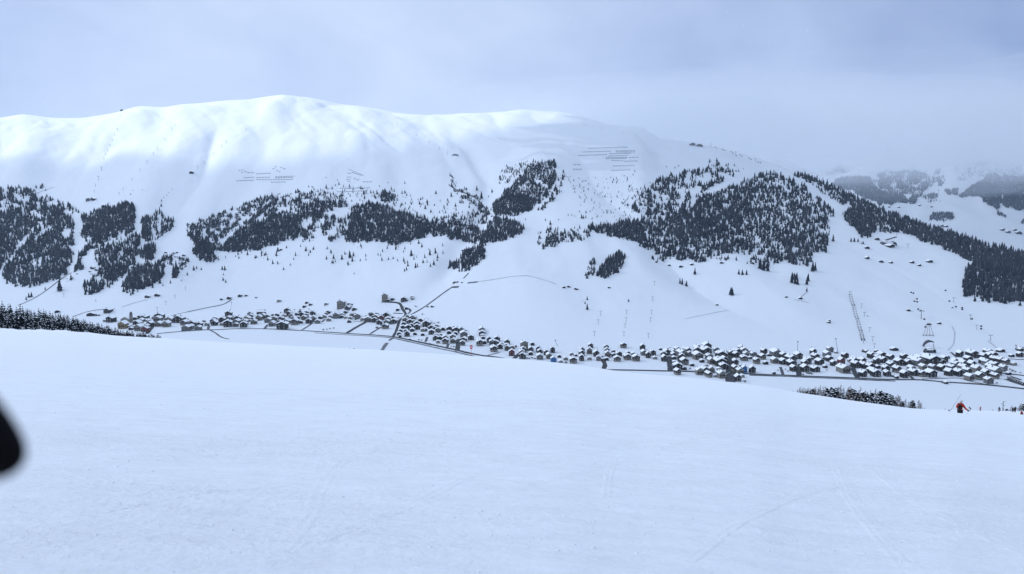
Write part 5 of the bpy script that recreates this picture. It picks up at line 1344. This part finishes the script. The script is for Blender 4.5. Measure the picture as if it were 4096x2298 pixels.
MB().box(9.2, 14.5, 4, 9.3, -2, 21).build('tower', M['cream'], root)
sp = mk('spire', [(8.9, 3.7, 21.03), (14.8, 3.7, 21.03), (14.8, 9.6, 21.03), (8.9, 9.6, 21.03), (11.85, 6.65, 26)], [(0, 1, 4), (1, 2, 4), (2, 3, 4), (3, 0, 4), (3, 2, 1, 0)], M['roof'], root)
for z in (16, ): MB().box(11, 12.7, 3.9, 3.97, z, z + 3).build('belfry_opening', M['roof'], root)
MB().box(-.9, .9, -.08, -.02, 0, 3.4).build('door', M['timber_warm'], root)
for x in (-5.5, 5.5): MB().box(x - .7, x + .7, -.08, -.02, 3, 6).build('window', M['glass'], root)
tag(root, 'pale church with bell tower in the left village', 'church')

# ------------------------------------------------------------------ avalanche barriers on the upper slopes
FEN = [('C2', [((0, 875), (150, 868)), ((0, 912), (145, 908)), ((0, 932), (165, 934)), ((190, 905), (390, 897)), ((190, 915), (375, 912)), ((165, 934), (375, 930)), ((145, 960), (300, 955)), ((240, 805), (296, 828)), ((165, 830), (210, 795)), ((200, 835), (245, 860))], 'in the left barrier field'),
       ('C2', [((840, 1020), (1150, 1015)), ((810, 1055), (1120, 1045)), ((1070, 955), (1170, 955)), ((915, 868), (960, 868)), ((915, 906), (960, 908)), ((905, 930), (950, 930)), ((915, 950), (950, 950)), ((930, 828), (1080, 892)), ((960, 860), (1070, 890)), ((975, 915), (1040, 940))], 'in the middle barrier field'),
       ('C1', [((2375, 945), (2560, 937)), ((2450, 914), (2560, 908)), ((2480, 863), (2560, 862)), ((2395, 832), (2445, 870)), ((2420, 828), (2480, 858))], 'at the left end of the barriers'),
       ('C3', [((765, 617), (1165, 605)), ((700, 655), (1000, 646)), ((1040, 645), (1240, 640)), ((1045, 655), (1240, 655)), ((660, 690), (960, 680)), ((975, 672), (1195, 668)), ((965, 695), (1165, 690)), ((940, 710), (1160, 710)), ((940, 722), (1155, 718)), ((1000, 740), (1120, 742)), ((1125, 748), (1265, 745)), ((1170, 710), (1275, 708)), ((1015, 795), (1240, 790)), ((995, 840), (1195, 835)), ((610, 783), (690, 783)), ((610, 828), (705, 828))], 'in the right barrier field')]
PANEL = MB(); PANEL.box(-.5, .5, -.1, .1, .3, 1.0)
for x in (-.42, 0, .42): PANEL.box(x - .03, x + .03, .1, .3, -.3, .95)
pm = PANEL.build('panel', M['fence_metal']); panel_me = pm.data; bpy.data.objects.remove(pm)
for c, rows, where in FEN:
    for i, (a, b) in enumerate(rows):
        (xa, ya), (xb, yb) = crop(c, [a, b])
        n = max(3, int(abs(xb - xa) / 8.5))
        P, ok = at(np.linspace(xa, xb, n), np.linspace(ya, yb, n))
        P = P[ok]
        if len(P) < 2: continue
        root = empty('avalanche_fence', P[0])
        for j in range(len(P) - 1):
            m_ = (P[j] + P[j + 1]) / 2; d = P[j + 1] - P[j]
            o = bpy.data.objects.new('panel', panel_me); COL.objects.link(o); o.parent = root
            o.location = Vector(m_) - Vector(P[0]); o.rotation_euler = (0, 0, math.atan2(d[1], d[0])); o.scale = (max(2.5, math.hypot(d[0], d[1]) * .74), 2.0, 2.1)
        tag(root, f"broken line of dark snow barriers, {ordw(i + 1)} row {where}", 'snow fence', 'avalanche barriers on the upper slopes')

# ------------------------------------------------------------------ people
def skinned(name, joints, edges, m, parent=None, sub=1):
    """one continuous surface grown over a skeleton: joints = {name: (x, y, z, radius)}"""
    k = list(joints); me = bpy.data.meshes.new(name)
    me.from_pydata([joints[j][:3] for j in k], [(k.index(a), k.index(b)) for a, b in edges], [])
    o = bpy.data.objects.new(name, me); COL.objects.link(o)
    md = o.modifiers.new('skin', 'SKIN'); md.use_smooth_shade = True
    for i, j in enumerate(k):
        r = joints[j][3]; me.skin_vertices[0].data[i].radius = (r, r) if np.isscalar(r) else r
    me.skin_vertices[0].data[0].use_root = True
    s = o.modifiers.new('sub', 'SUBSURF'); s.levels = sub; s.render_levels = sub
    me.materials.append(m)
    if parent: o.parent = parent
    return o
def person(loc, rz, pose, colours, label, s=1.0, detail=False):
    """a skier facing +Y before turning"""
    root = empty('person', loc, rz, s)
    J = dict(pelvis=(0, 0, .92, .145), waist=(0, .0, 1.08, .135), chest=(0, .03, 1.32, .165), neck=(0, .05, 1.50, .06), head=(0, .07, 1.63, .095), crown=(0, .07, 1.72, .085),
             shl=(-.19, .03, 1.42, .065), ell=(-.30, .02, 1.18, .05), wrl=(-.28, .24, 1.02, .038), hal=(-.27, .31, 1.01, .042),
             shr=(.19, .03, 1.42, .065), elr=(.30, .02, 1.18, .05), wrr=(.30, .24, 1.02, .038), har=(.30, .31, 1.01, .042),
             hil=(-.10, 0, .86, .10), knl=(-.13, .10, .48, .068), anl=(-.14, .0, .12, .05), tol=(-.14, .16, .05, .045),
             hir=(.10, 0, .86, .10), knr=(.13, .10, .48, .068), anr=(.14, .0, .12, .05), tor=(.14, .16, .05, .045))
    J.update(pose)
    E = [('pelvis', 'waist'), ('waist', 'chest'), ('chest', 'neck'), ('neck', 'head'), ('head', 'crown'), ('chest', 'shl'), ('shl', 'ell'), ('ell', 'wrl'), ('wrl', 'hal'), ('chest', 'shr'), ('shr', 'elr'), ('elr', 'wrr'), ('wrr', 'har'),
         ('pelvis', 'hil'), ('hil', 'knl'), ('knl', 'anl'), ('anl', 'tol'), ('pelvis', 'hir'), ('hir', 'knr'), ('knr', 'anr'), ('anr', 'tor')]
    skinned('body', J, E, M['skin'], root)
    def layer(name, keys, grow, m):
        K = {k: (*J[k][:3], J[k][3] + grow) for k in keys}
        skinned(name, K, [e for e in E if e[0] in K and e[1] in K], m, root)
    layer('jacket', ['pelvis', 'waist', 'chest', 'neck', 'shl', 'ell', 'wrl', 'shr', 'elr', 'wrr'], .035, M[colours[0]])
    layer('trousers', ['pelvis', 'hil', 'knl', 'anl', 'hir', 'knr', 'anr'], .025, M[colours[1]])
    for sd in 'lr': layer('boot', ['an' + sd, 'to' + sd], .03, M['black'])
    h = J['head']
    MB().blob((h[0], h[1] - .015, h[2] + .055), (.128, .142, .115), 10, 7).build('helmet', M[colours[2]], root, True)
    g = MB()
    for k in range(7):
        a = math.pi * (.12 + .76 * k / 6)
        for z in (-.02, .045): g.V.append((h[0] + .132 * math.cos(a), h[1] + .150 * math.sin(a), h[2] + z))
    g.F = [(2 * k, 2 * k + 1, 2 * k + 3, 2 * k + 2) for k in range(6)]
    g.build('goggles', M['black'], root)
    for sd in 'lr':
        p = Vector(J['ha' + sd][:3]); w = Vector(J['wr' + sd][:3]); d = (p - w).normalized(); sx = -1 if sd == 'l' else 1
        side = d.cross(Vector((0, 0, 1))).normalized(); up = side.cross(d)
        gl = MB(); gl.tube([w - d * .03, w + d * .03, p + d * .03], [.05, .052, .047], 8)
        for q in range(4):                                        # fingers curled round the pole grip
            b = p + d * .03 + side * (.033 - .022 * q); l = (.030, .034, .032, .026)[q]
            gl.tube([b, b + d * l + up * -.006, b + d * (l + .012) - up * .03, b + d * l * .4 - up * .05], [.0125, .012, .0115, .009], 5)
        gl.tube([p - side * sx * .045, p + d * .03 - side * sx * .055 - up * .015, p + d * .05 - side * sx * .03 - up * .04], [.015, .014, .01], 5)
        gl.build('glove', M['black'], root, True)
    tag(root, label, 'person', None)
    return root, J
def ski(root, J, sd, label):
    k = Vector(J['an' + sd][:3]); o = empty('ski', (0, 0, 0))
    V = []; n = 9
    for i in range(n):
        t = i / (n - 1); y = -.75 + 1.65 * t; w = .05 + .012 * abs(2 * t - 1); z = .012 + max(0, t - .85) ** 2 * 5
        V += [(-w, y, z - .01), (w, y, z - .01), (w, y, z + .01), (-w, y, z + .01)]
    Fc = [(0, 3, 2, 1), (4 * n - 4, 4 * n - 3, 4 * n - 2, 4 * n - 1)]
    for i in range(n - 1):
        for q in range(4): Fc.append((4 * i + q, 4 * i + (q + 1) % 4, 4 * i + 4 + (q + 1) % 4, 4 * i + 4 + q))
    mk('blade', V, Fc, M['sign_red'], o); MB().box(-.04, .04, -.14, .2, .024, .055).build('binding', M['black'], o)
    o.matrix_world = root.matrix_world @ Matrix.Translation((k.x, k.y, k.z - .12))
    return tag(o, label, 'ski', 'skis of the skiers')
def pole(root, a, b, label, grp='ski poles'):
    o = empty('ski_pole'); a = Vector(a); b = Vector(b); d = (b - a).normalized()
    MB().tube([a, b], [.010, .006], 6).build('shaft', M['metal'], o); MB().tube([a - d * .01, a + d * .12], [.018, .016], 6).build('grip', M['black'], o)
    MB().tube([b - d * .09, b - d * .08], [.045, .045], 8).build('basket', M['black'], o)
    o.matrix_world = root.matrix_world.copy()
    return tag(o, label, 'ski pole', grp)
def near_at(px, py, Ya, Yb):
    fn = lambda u, Y: z_near(u * Y, Y)
    P, ok = cast([px], [py], fn, Ya, Yb, 3000)
    return P[0] if ok[0] else None
def stand(px, Y):
    u = float(ray(px, 1640)[0]); return (u * Y, Y, float(z_near(u * Y, Y)))
# the skier in red, seen from behind, half sunk behind a roll of the slope
pz = stand(3841, 64.5)
red, J = person(pz, R(-38), dict(elr=(.33, .06, 1.16, .05), wrr=(.50, .20, .98, .038), har=(.56, .25, .95, .042), ell=(-.27, .06, 1.17, .05), wrl=(-.22, .26, 1.02, .038), hal=(-.20, .33, 1.0, .042), head=(.03, .09, 1.65, .095), crown=(.03, .09, 1.74, .085)),
                ('jacket_red', 'black', 'helmet'), 'skier in red jacket and white helmet, seen from behind, waist deep behind a roll')
bpy.context.view_layer.update()
bp = MB().blob((0, -.235, 1.24), (.165, .115, .26), 10, 8)
o = empty('backpack')
bp.build('bag', M['black'], o, True)
for sx in (-.12, .12): MB().tube([(sx, -.16, 1.42), (sx * 1.1, .05, 1.545), (sx * 1.15, .225, 1.40), (sx * 1.3, .20, 1.15)], .022, 5).build('strap', M['black'], o)
o.matrix_world = red.matrix_world.copy(); tag(o, 'black rucksack on the back of the skier in red', 'backpack')
ski(red, J, 'l', 'left ski of the skier in red'); ski(red, J, 'r', 'right ski of the skier in red')
pole(red, J['har'][:3], (.50, -.15, .05), 'ski pole in right hand of the skier in red'); pole(red, J['hal'][:3], (-.30, -.25, .02), 'ski pole in left hand of the skier in red')
for px, Y, rz, pose, col, lab in [
    (3881, 300, R(60), dict(pelvis=(0, -.12, .74, .145), waist=(0, -.02, .88, .135), chest=(0, .2, 1.06, .165), neck=(0, .3, 1.2, .06), head=(0, .36, 1.31, .095), crown=(0, .37, 1.40, .085), shl=(-.19, .22, 1.14, .065), shr=(.19, .22, 1.14, .065), ell=(-.3, .3, .92, .05), elr=(.3, .3, .92, .05), wrl=(-.28, .5, .9, .038), wrr=(.28, .5, .9, .038), hal=(-.28, .57, .9, .042), har=(.28, .57, .9, .042), hil=(-.1, -.1, .7, .1), hir=(.1, -.1, .7, .1)), ('timber', 'black', 'black'), 'tiny crouching skier in dark clothes just right of the skier in red'),
    (3921, 300, R(-50), dict(pelvis=(0, -.1, .8, .145), waist=(0, -.02, .95, .135), chest=(0, .13, 1.15, .165), neck=(0, .2, 1.3, .06), head=(0, .25, 1.42, .095), crown=(0, .26, 1.51, .085), shl=(-.19, .14, 1.24, .065), shr=(.19, .14, 1.24, .065), hil=(-.1, -.08, .75, .1), hir=(.1, -.08, .75, .1)), ('jacket_red', 'timber_warm', 'black'), 'tiny leaning skier in a red top on the brow'),
    (3996, 285, R(190), {}, ('black', 'timber_warm', 'black'), 'small standing skier in black in front of the pylon'),
    (4051, 275, R(160), {}, ('black', 'timber_warm', 'black'), 'left of two dark skiers standing side by side'),
    (4061, 275, R(170), {}, ('black', 'timber_warm', 'black'), 'right of two dark skiers standing side by side')]:
    base = stand(px, Y)
    r_, J_ = person(base, rz, pose, col, lab, 1.04)
    bpy.context.view_layer.update()
    short = {3881: 'crouching skier', 3921: 'leaning red skier', 3996: 'skier before the pylon', 4051: 'left skier of the pair', 4061: 'right skier of the pair'}[px]
    ski(r_, J_, 'l', f"left ski of the {short}"); ski(r_, J_, 'r', f"right ski of the {short}")
# someone sitting in the snow near the right edge
b_ = stand(4087, 175)
if b_ is not None:
    hh = 13 * b_[1] / F_PX / 1.0
    r_, J_ = person(b_, R(170), dict(pelvis=(0, 0, .14, .15), waist=(0, .02, .30, .14), chest=(0, .05, .54, .165), neck=(0, .08, .72, .06), head=(0, .11, .84, .095), crown=(0, .11, .93, .085), shl=(-.19, .05, .64, .065), shr=(.19, .05, .64, .065), ell=(-.28, .15, .42, .05), elr=(.28, .15, .42, .05), wrl=(-.2, .36, .34, .038), wrr=(.2, .36, .34, .038), hal=(-.17, .43, .34, .042), har=(.17, .43, .34, .042),
               hil=(-.11, .08, .14, .10), hir=(.11, .08, .14, .10), knl=(-.14, .44, .36, .068), knr=(.14, .44, .36, .068), anl=(-.14, .72, .1, .05), anr=(.14, .72, .1, .05), tol=(-.14, .84, .14, .045), tor=(.14, .84, .14, .045)), ('jacket_red', 'black', 'black'), 'dark red clad skier sitting in the snow at the right edge', max(.9, .9))

# ------------------------------------------------------------------ the piste sign, poles
b_ = near_at(1885, 1425, 60, 190)
if b_ is None: b_ = stand(1885, 150)
k = 46 * b_[1] / F_PX
root = empty('piste_sign', b_)
MB().tube([(0, 0, -.3), (0, 0, k * .66)], k * .014, 8).build('pole', M['sign_red'], root)
rx, rz_ = k * .125, k * .195; cz = k * .81; n = 28
def plate(y0, y1, sc, m, nm, y_=None):
    V = []
    for y in (y0, y1): V += [(rx * sc * math.cos(6.2832 * i / n), y, cz + rz_ * (1 - (1 - sc) * rx / rz_) * math.sin(6.2832 * i / n)) for i in range(n)]
    return mk(nm, V, [tuple(range(n)), tuple(reversed(range(n, 2 * n)))] + [(i, n + i, n + (i + 1) % n, (i + 1) % n) for i in range(n)], m, root)
plate(-.025, .0, 1.13, M['white'], 'halo_ring'); plate(-.045, -.027, 1.0, M['sign_red'], 'plate')  # the white ring is painted for a pale halo round the plate
MB().box(-rx * .93, rx * .93, -.058, -.047, cz - rz_ * .24, cz + rz_ * .06).build('bar', M['white'], root)
MB().box(-.011 * k, .013 * k, -.058, -.047, cz + rz_ * .24, cz + rz_ * .82).add([(-.011 * k, -.058, cz + rz_ * .80), (-.011 * k, -.058, cz + rz_ * .62), (-.034 * k, -.058, cz + rz_ * .56), (-.034 * k, -.058, cz + rz_ * .64)], [(0, 3, 2, 1)]).build('numeral', M['white'], root)
tag(root, 'red and white piste sign with the number 1 on a red pole', 'sign')
# a thin pole leaning over the brow, with a small box at its foot
b_ = Vector(stand(3795, 72)); q = 72 / F_PX
root = empty('leaning_pole', b_)
MB().tube([(0, 0, -.2), (47 * q, 0, 73 * q)], [.012, .008], 6).build('rod', M['larch'], root)
MB().box(-1.5 * q, 3.5 * q, -.05, .05, 3 * q, 7.5 * q).build('box', M['metal'], root)
tag(root, 'thin rod leaning to the right beside the skier in red', 'pole')
# the power pole with snow on its arms
Yp = 560.0; u_ = float(ray(4011, 1640)[0]); zb = float(z_near(u_ * Yp, Yp)); zt = row_to_top(4011, 1606, Yp)
root = empty('power_pole', (u_ * Yp, Yp, zb)); h = zt - zb; g = Yp / F_PX
MB().tube([(0, 0, -.5), (0, 0, h)], [.34, .24], 8).build('mast', M['metal'], root)
for z, x0, x1 in ((h - 1 * g, -1 * g, 10 * g), (h - 9 * g, -9 * g, 1 * g), (h - 17 * g, -1 * g, 9 * g)):
    a = MB().box(x0, x1, -.15, .15, z - .15, z + .1).build('crossarm', M['metal'], root)
    MB().blob(((x0 * .3 + x1 * .7) if x1 > 2 * g else x0 * .7, 0, z + .3), (2.6 * g, .4, .42), 8, 5).build('snow_cap', M['snow_small'], a)
tag(root, 'grey power pole with snow capped arms behind the skiers', 'power pole')

# ------------------------------------------------------------------ cars, fences, street lamps in the village
def car_proto():
    root = empty('parked_car')
    prof = [(-2.1, .35), (-2.1, .85), (-1.35, .95), (1.9, 1.0), (2.15, .9), (2.15, .35)]
    V = [(x, y, z) for y in (-.85, .85) for x, z in prof]; n = len(prof)
    mk('body', V, [tuple(range(n)), tuple(reversed(range(n, 2 * n)))] + [(i, n + i, n + (i + 1) % n, (i + 1) % n) for i in range(n)], M['dark_metal'], root)
    V = [(-1.2, -.8, .96), (1.7, -.8, 1.0), (1.2, -.66, 1.5), (-.55, -.66, 1.5)]; V += [(x, -y, z) for x, y, z in V]
    mk('cabin', V, [(0, 1, 2, 3), (7, 6, 5, 4), (0, 3, 7, 4), (1, 5, 6, 2), (3, 2, 6, 7)], M['glass'], root)
    MB().box(-.5, 1.15, -.64, .64, 1.505, 1.66).build('roof_snow', M['snow_small'], root)
    for x in (-1.35, 1.35):
        for y in (-.8, .8): MB().tube([(x, y - .1, .33), (x, y + .1, .33)], .33, 9).build('wheel', M['black'], root)
    note_kids(root); return root
CARP = car_proto(); c_used = False
CARS = [('P8', [(2260 + 42 * i, 712 + 17 * i) for i in range(8)] + [(2270 + 45 * i, 742 + 19 * i) for i in range(7)] + [(2330 + 42 * i, 705 + 14 * i) for i in range(5)], 'in the crowded car park'), ('P7', [(820, 640), (880, 645), (700, 655), (850, 618), (790, 625)], 'by the broad dark street'),
        ('P6', [(1700, 690), (1760, 700), (1800, 690), (1960, 700), (1850, 735), (1730, 730)], 'at the foot of the broad dark street'), ('P5', [(300, 375), (340, 380), (400, 370), (460, 385), (1085, 455), (1090, 475)], 'around the blue shed'), ('P4', [(700, 590), (880, 650), (1240, 735), (1420, 770), (300, 500)], 'on the main road above the brow')]
for c, pts, where in CARS:
    it = sorted(crop(c, pts)); P, ok = at([t[0] for t in it], [t[1] for t in it])
    for n, (p, o_) in enumerate(zip(P, ok)):
        if not o_: continue
        o = CARP if not c_used else copy_tree(CARP); c_used = True
        o.location = (p[0], p[1], p[2] + .25); o.rotation_euler = (0, 0, random.choice((0, math.pi)) + random.uniform(-.3, .3)); o.scale = (1.1, 1.1, 1.1)
        tag(o, f"dark parked car {where}, {ordw(n + 1)} from left", 'car', 'cars parked in the village')

# ------------------------------------------------------------------ the near snow: ski tracks, crumbs, falling flakes
def track(pix, width=.055, gap=.0):
    p = np.array(ov(pix)); d = np.r_[0, np.cumsum(np.hypot(np.diff(p[:, 0]), np.diff(p[:, 1])))]
    q = np.linspace(0, d[-1], 70); px = np.interp(q, d, p[:, 0]); py = np.interp(q, d, p[:, 1])
    for _ in range(6): px[1:-1] = (px[:-2] + px[2:]) / 2; py[1:-1] = (py[:-2] + py[2:]) / 2
    fn = lambda u, Y: z_near(u * Y, Y)
    P, ok = cast(px, py, fn, 2.5, 140, 1600); P = P[ok]
    if len(P) < 8: return
    tx = np.gradient(P[:, 0]); ty = np.gradient(P[:, 1]); l = np.hypot(tx, ty) + 1e-9; nx, ny = -ty / l, tx / l
    V = []
    tap = np.minimum(1, np.minimum(np.arange(len(P)), np.arange(len(P))[::-1]) / 6.0)
    for off, hz in ((-1.6, -.01), (-.9, .008), (-.3, .001), (.3, .001), (.8, .005), (1.5, -.01)):
        w = off * width * (1 + .3 * fbm(q[:len(P)] / 9, q[:len(P)] * 0, 3, 2)); x = P[:, 0] + nx * w; y = P[:, 1] + ny * w
        V.append(np.stack([x, y, z_near(x, y) - .03 * (1 - tap) + hz * tap * (1 + .5 * fbm(q[:len(P)] / 4, q[:len(P)] * 0 + off, 13, 2))], -1))
    o = mk_np('ski_track', np.stack(V, 1).reshape(-1, 3), grid_faces(len(P), 6), M['piste'])
    tag(o, kind='structure')
TR = [([(2100, 1150), (2108, 1190), (2130, 1240), (2165, 1295), (2220, 1360), (2290, 1440)], .07), ([(2110, 1150), (2120, 1195), (2146, 1250), (2190, 1310), (2250, 1375), (2330, 1448)], .06), ([(2170, 1160), (2290, 1255), (2430, 1330), (2600, 1405)], .07), ([(1620, 1095), (1520, 1135), (1390, 1160), (1190, 1190), (1040, 1270), (700, 1400)], .07),
      ([(890, 1140), (830, 1190), (800, 1240), (785, 1300), (700, 1400)], .07), ([(1545, 1160), (1532, 1195), (1524, 1260)], .05), ([(1000, 1040), (860, 1052), (700, 1056)], .09), ([(1300, 1010), (1080, 1040), (900, 1070), (500, 1100)], .09), ([(1980, 1060), (1760, 1100), (1500, 1180), (1250, 1240)], .06), ([(300, 1010), (700, 1030), (1000, 1010)], .09),
      ([(200, 1300), (500, 1240), (760, 1220)], .05), ([(1700, 1440), (1850, 1320), (2000, 1250), (2200, 1200)], .05)]
for pts, w in TR: track(pts, w)
n = 9000
r_ = rng.power(1.6, n) * 26 + 3.0; a_ = rng.uniform(-.72, .72, n); X_ = np.sin(a_) * r_; Y_ = np.cos(a_) * r_
k_ = fbm(X_ / 2.4, Y_ / 1.6, 131, 3) > -.02
X_ = X_[k_]; Y_ = Y_[k_]; n = len(X_)
sz = rng.lognormal(-4.9, .5, n).clip(.003, .020)
ob = np.array([(1, 0, 0), (-1, 0, 0), (0, 1, 0), (0, -1, 0), (0, 0, .8), (0, 0, -.8)]); of_ = np.array([(0, 2, 4), (2, 1, 4), (1, 3, 4), (3, 0, 4), (2, 0, 5), (1, 2, 5), (3, 1, 5), (0, 3, 5)])
an = rng.uniform(0, 6.28, n); jt = rng.uniform(.6, 1.3, (n, 6))
V = np.stack([(ob[:, 0] * np.cos(an)[:, None] - ob[:, 1] * np.sin(an)[:, None]) * jt * sz[:, None] * 1.3 + X_[:, None], (ob[:, 0] * np.sin(an)[:, None] + ob[:, 1] * np.cos(an)[:, None]) * jt * sz[:, None] + Y_[:, None], ob[:, 2] * jt * sz[:, None] * .8 + z_near(X_, Y_)[:, None] + sz[:, None] * .12], -1).reshape(-1, 3)
o = mk_np('snow_crumbs', V, (of_[None] + (np.arange(n) * 6)[:, None, None]).reshape(-1, 3), M['snow_small'])
tag(o, 'small crumbs of snow scattered over the groomed slope', 'snow', kind='stuff')
n = 700
r_ = rng.uniform(3.0, 16, n); a_ = rng.uniform(-.8, .8, n); e_ = rng.uniform(-.34, .34, n) - .08
C_ = np.stack([np.sin(a_) * r_, np.cos(a_) * r_, e_ * r_], -1)
C_ = C_[C_[:, 2] > z_near(C_[:, 0], C_[:, 1]) + .05]; n = len(C_)
sz = rng.uniform(.0015, .0036, n) * np.maximum(1, np.hypot(C_[:, 0], C_[:, 1]) / 9)
V = (ob[None] * sz[:, None, None] + C_[:, None, :]).reshape(-1, 3)
o = mk_np('falling_snow', V, (of_[None] + (np.arange(n) * 6)[:, None, None]).reshape(-1, 3), M['snow_small'])
tag(o, 'sparse snowflakes drifting through the air in front of the slope', 'snow', kind='stuff')

# ------------------------------------------------------------------ the viewer's gloved hand at the left edge
def px3(px, py, d):
    u, e = ray(px, py); return Vector((float(u) * d, d, float(e) * d))
D = .40
tip = px3(42, 1925, D)
q = D / F_PX
right = Vector((1, 0, 0)); upv = Vector((0, -math.sin(PITCH) * -1, math.cos(PITCH)))
ax = Vector((-.36, -.02, .93)).normalized()            # from fingertip back to the knuckle
k1 = tip + ax * .030; k2 = k1 + Vector((-.55, -.05, .83)).normalized() * .032; kn = k2 + Vector((-.72, -.15, .67)).normalized() * .046
palm = kn + Vector((-.045, -.03, .004)); wrist = palm + Vector((-.055, -.055, -.012)); fore = wrist + Vector((-.10, -.12, -.06)); elbow = fore + Vector((-.06, -.16, -.16))
JJ = dict(palm=(*palm, .034), kn=(*kn, .020), k2=(*k2, .0135), k1=(*k1, .0150), tip=(*tip, .0162), wrist=(*wrist, .033))
EE = [('palm', 'kn'), ('kn', 'k2'), ('k2', 'k1'), ('k1', 'tip'), ('palm', 'wrist')]
for i, (dx, dz, ln) in enumerate(((-.022, .004, .046), (-.041, .000, .043), (-.058, -.006, .035))):     # the other three fingers, curled
    b0 = kn + Vector((dx, -.004, dz)); b1 = b0 + Vector((-.006, .028, .006)).normalized() * ln * .8; b2 = b1 + Vector((-.004, .006, -.03)).normalized() * ln * .6; b3 = b2 + Vector((-.004, -.026, -.010)).normalized() * ln * .5
    for nm, v, rr_ in (('a', b0, .0135), ('b', b1, .0125), ('c', b2, .0118), ('d', b3, .0105)): JJ[f"f{i}{nm}"] = (*v, rr_)
    EE += [('palm', f"f{i}a"), (f"f{i}a", f"f{i}b"), (f"f{i}b", f"f{i}c"), (f"f{i}c", f"f{i}d")]
t0 = palm + Vector((.012, -.012, -.034)); t1 = t0 + Vector((.010, .012, -.034)); t2 = t1 + Vector((-.004, .020, -.022))
t0.x = min(t0.x, -.36 * 1.0 + .0)
for nm, v, rr_ in (('ta', t0, .017), ('tb', t1 + Vector((-.03, 0, 0)), .0145), ('tc', t2 + Vector((-.03, 0, 0)), .012)): JJ[nm] = (*v, rr_)
EE += [('palm', 'ta'), ('ta', 'tb'), ('tb', 'tc')]
root = empty('gloved_hand', wrist)
o = skinned('glove', JJ, [e for e in EE if e not in (('wrist', 'fore'), ('fore', 'elbow'))] , M['glove'], None, 2)
for k in ('fore', 'elbow'):
    pass
o.parent = root; o.location = -wrist
c_ = MB().tube([wrist + (palm - wrist) * .25, wrist - (palm - wrist) * .1, fore, elbow], [.040, .044, .055, .066], 14)
s = c_.build('sleeve', M['black'], root, True); s.location = -wrist
tag(root, 'black gloved fingertip poking in blurred at the left edge', 'glove')
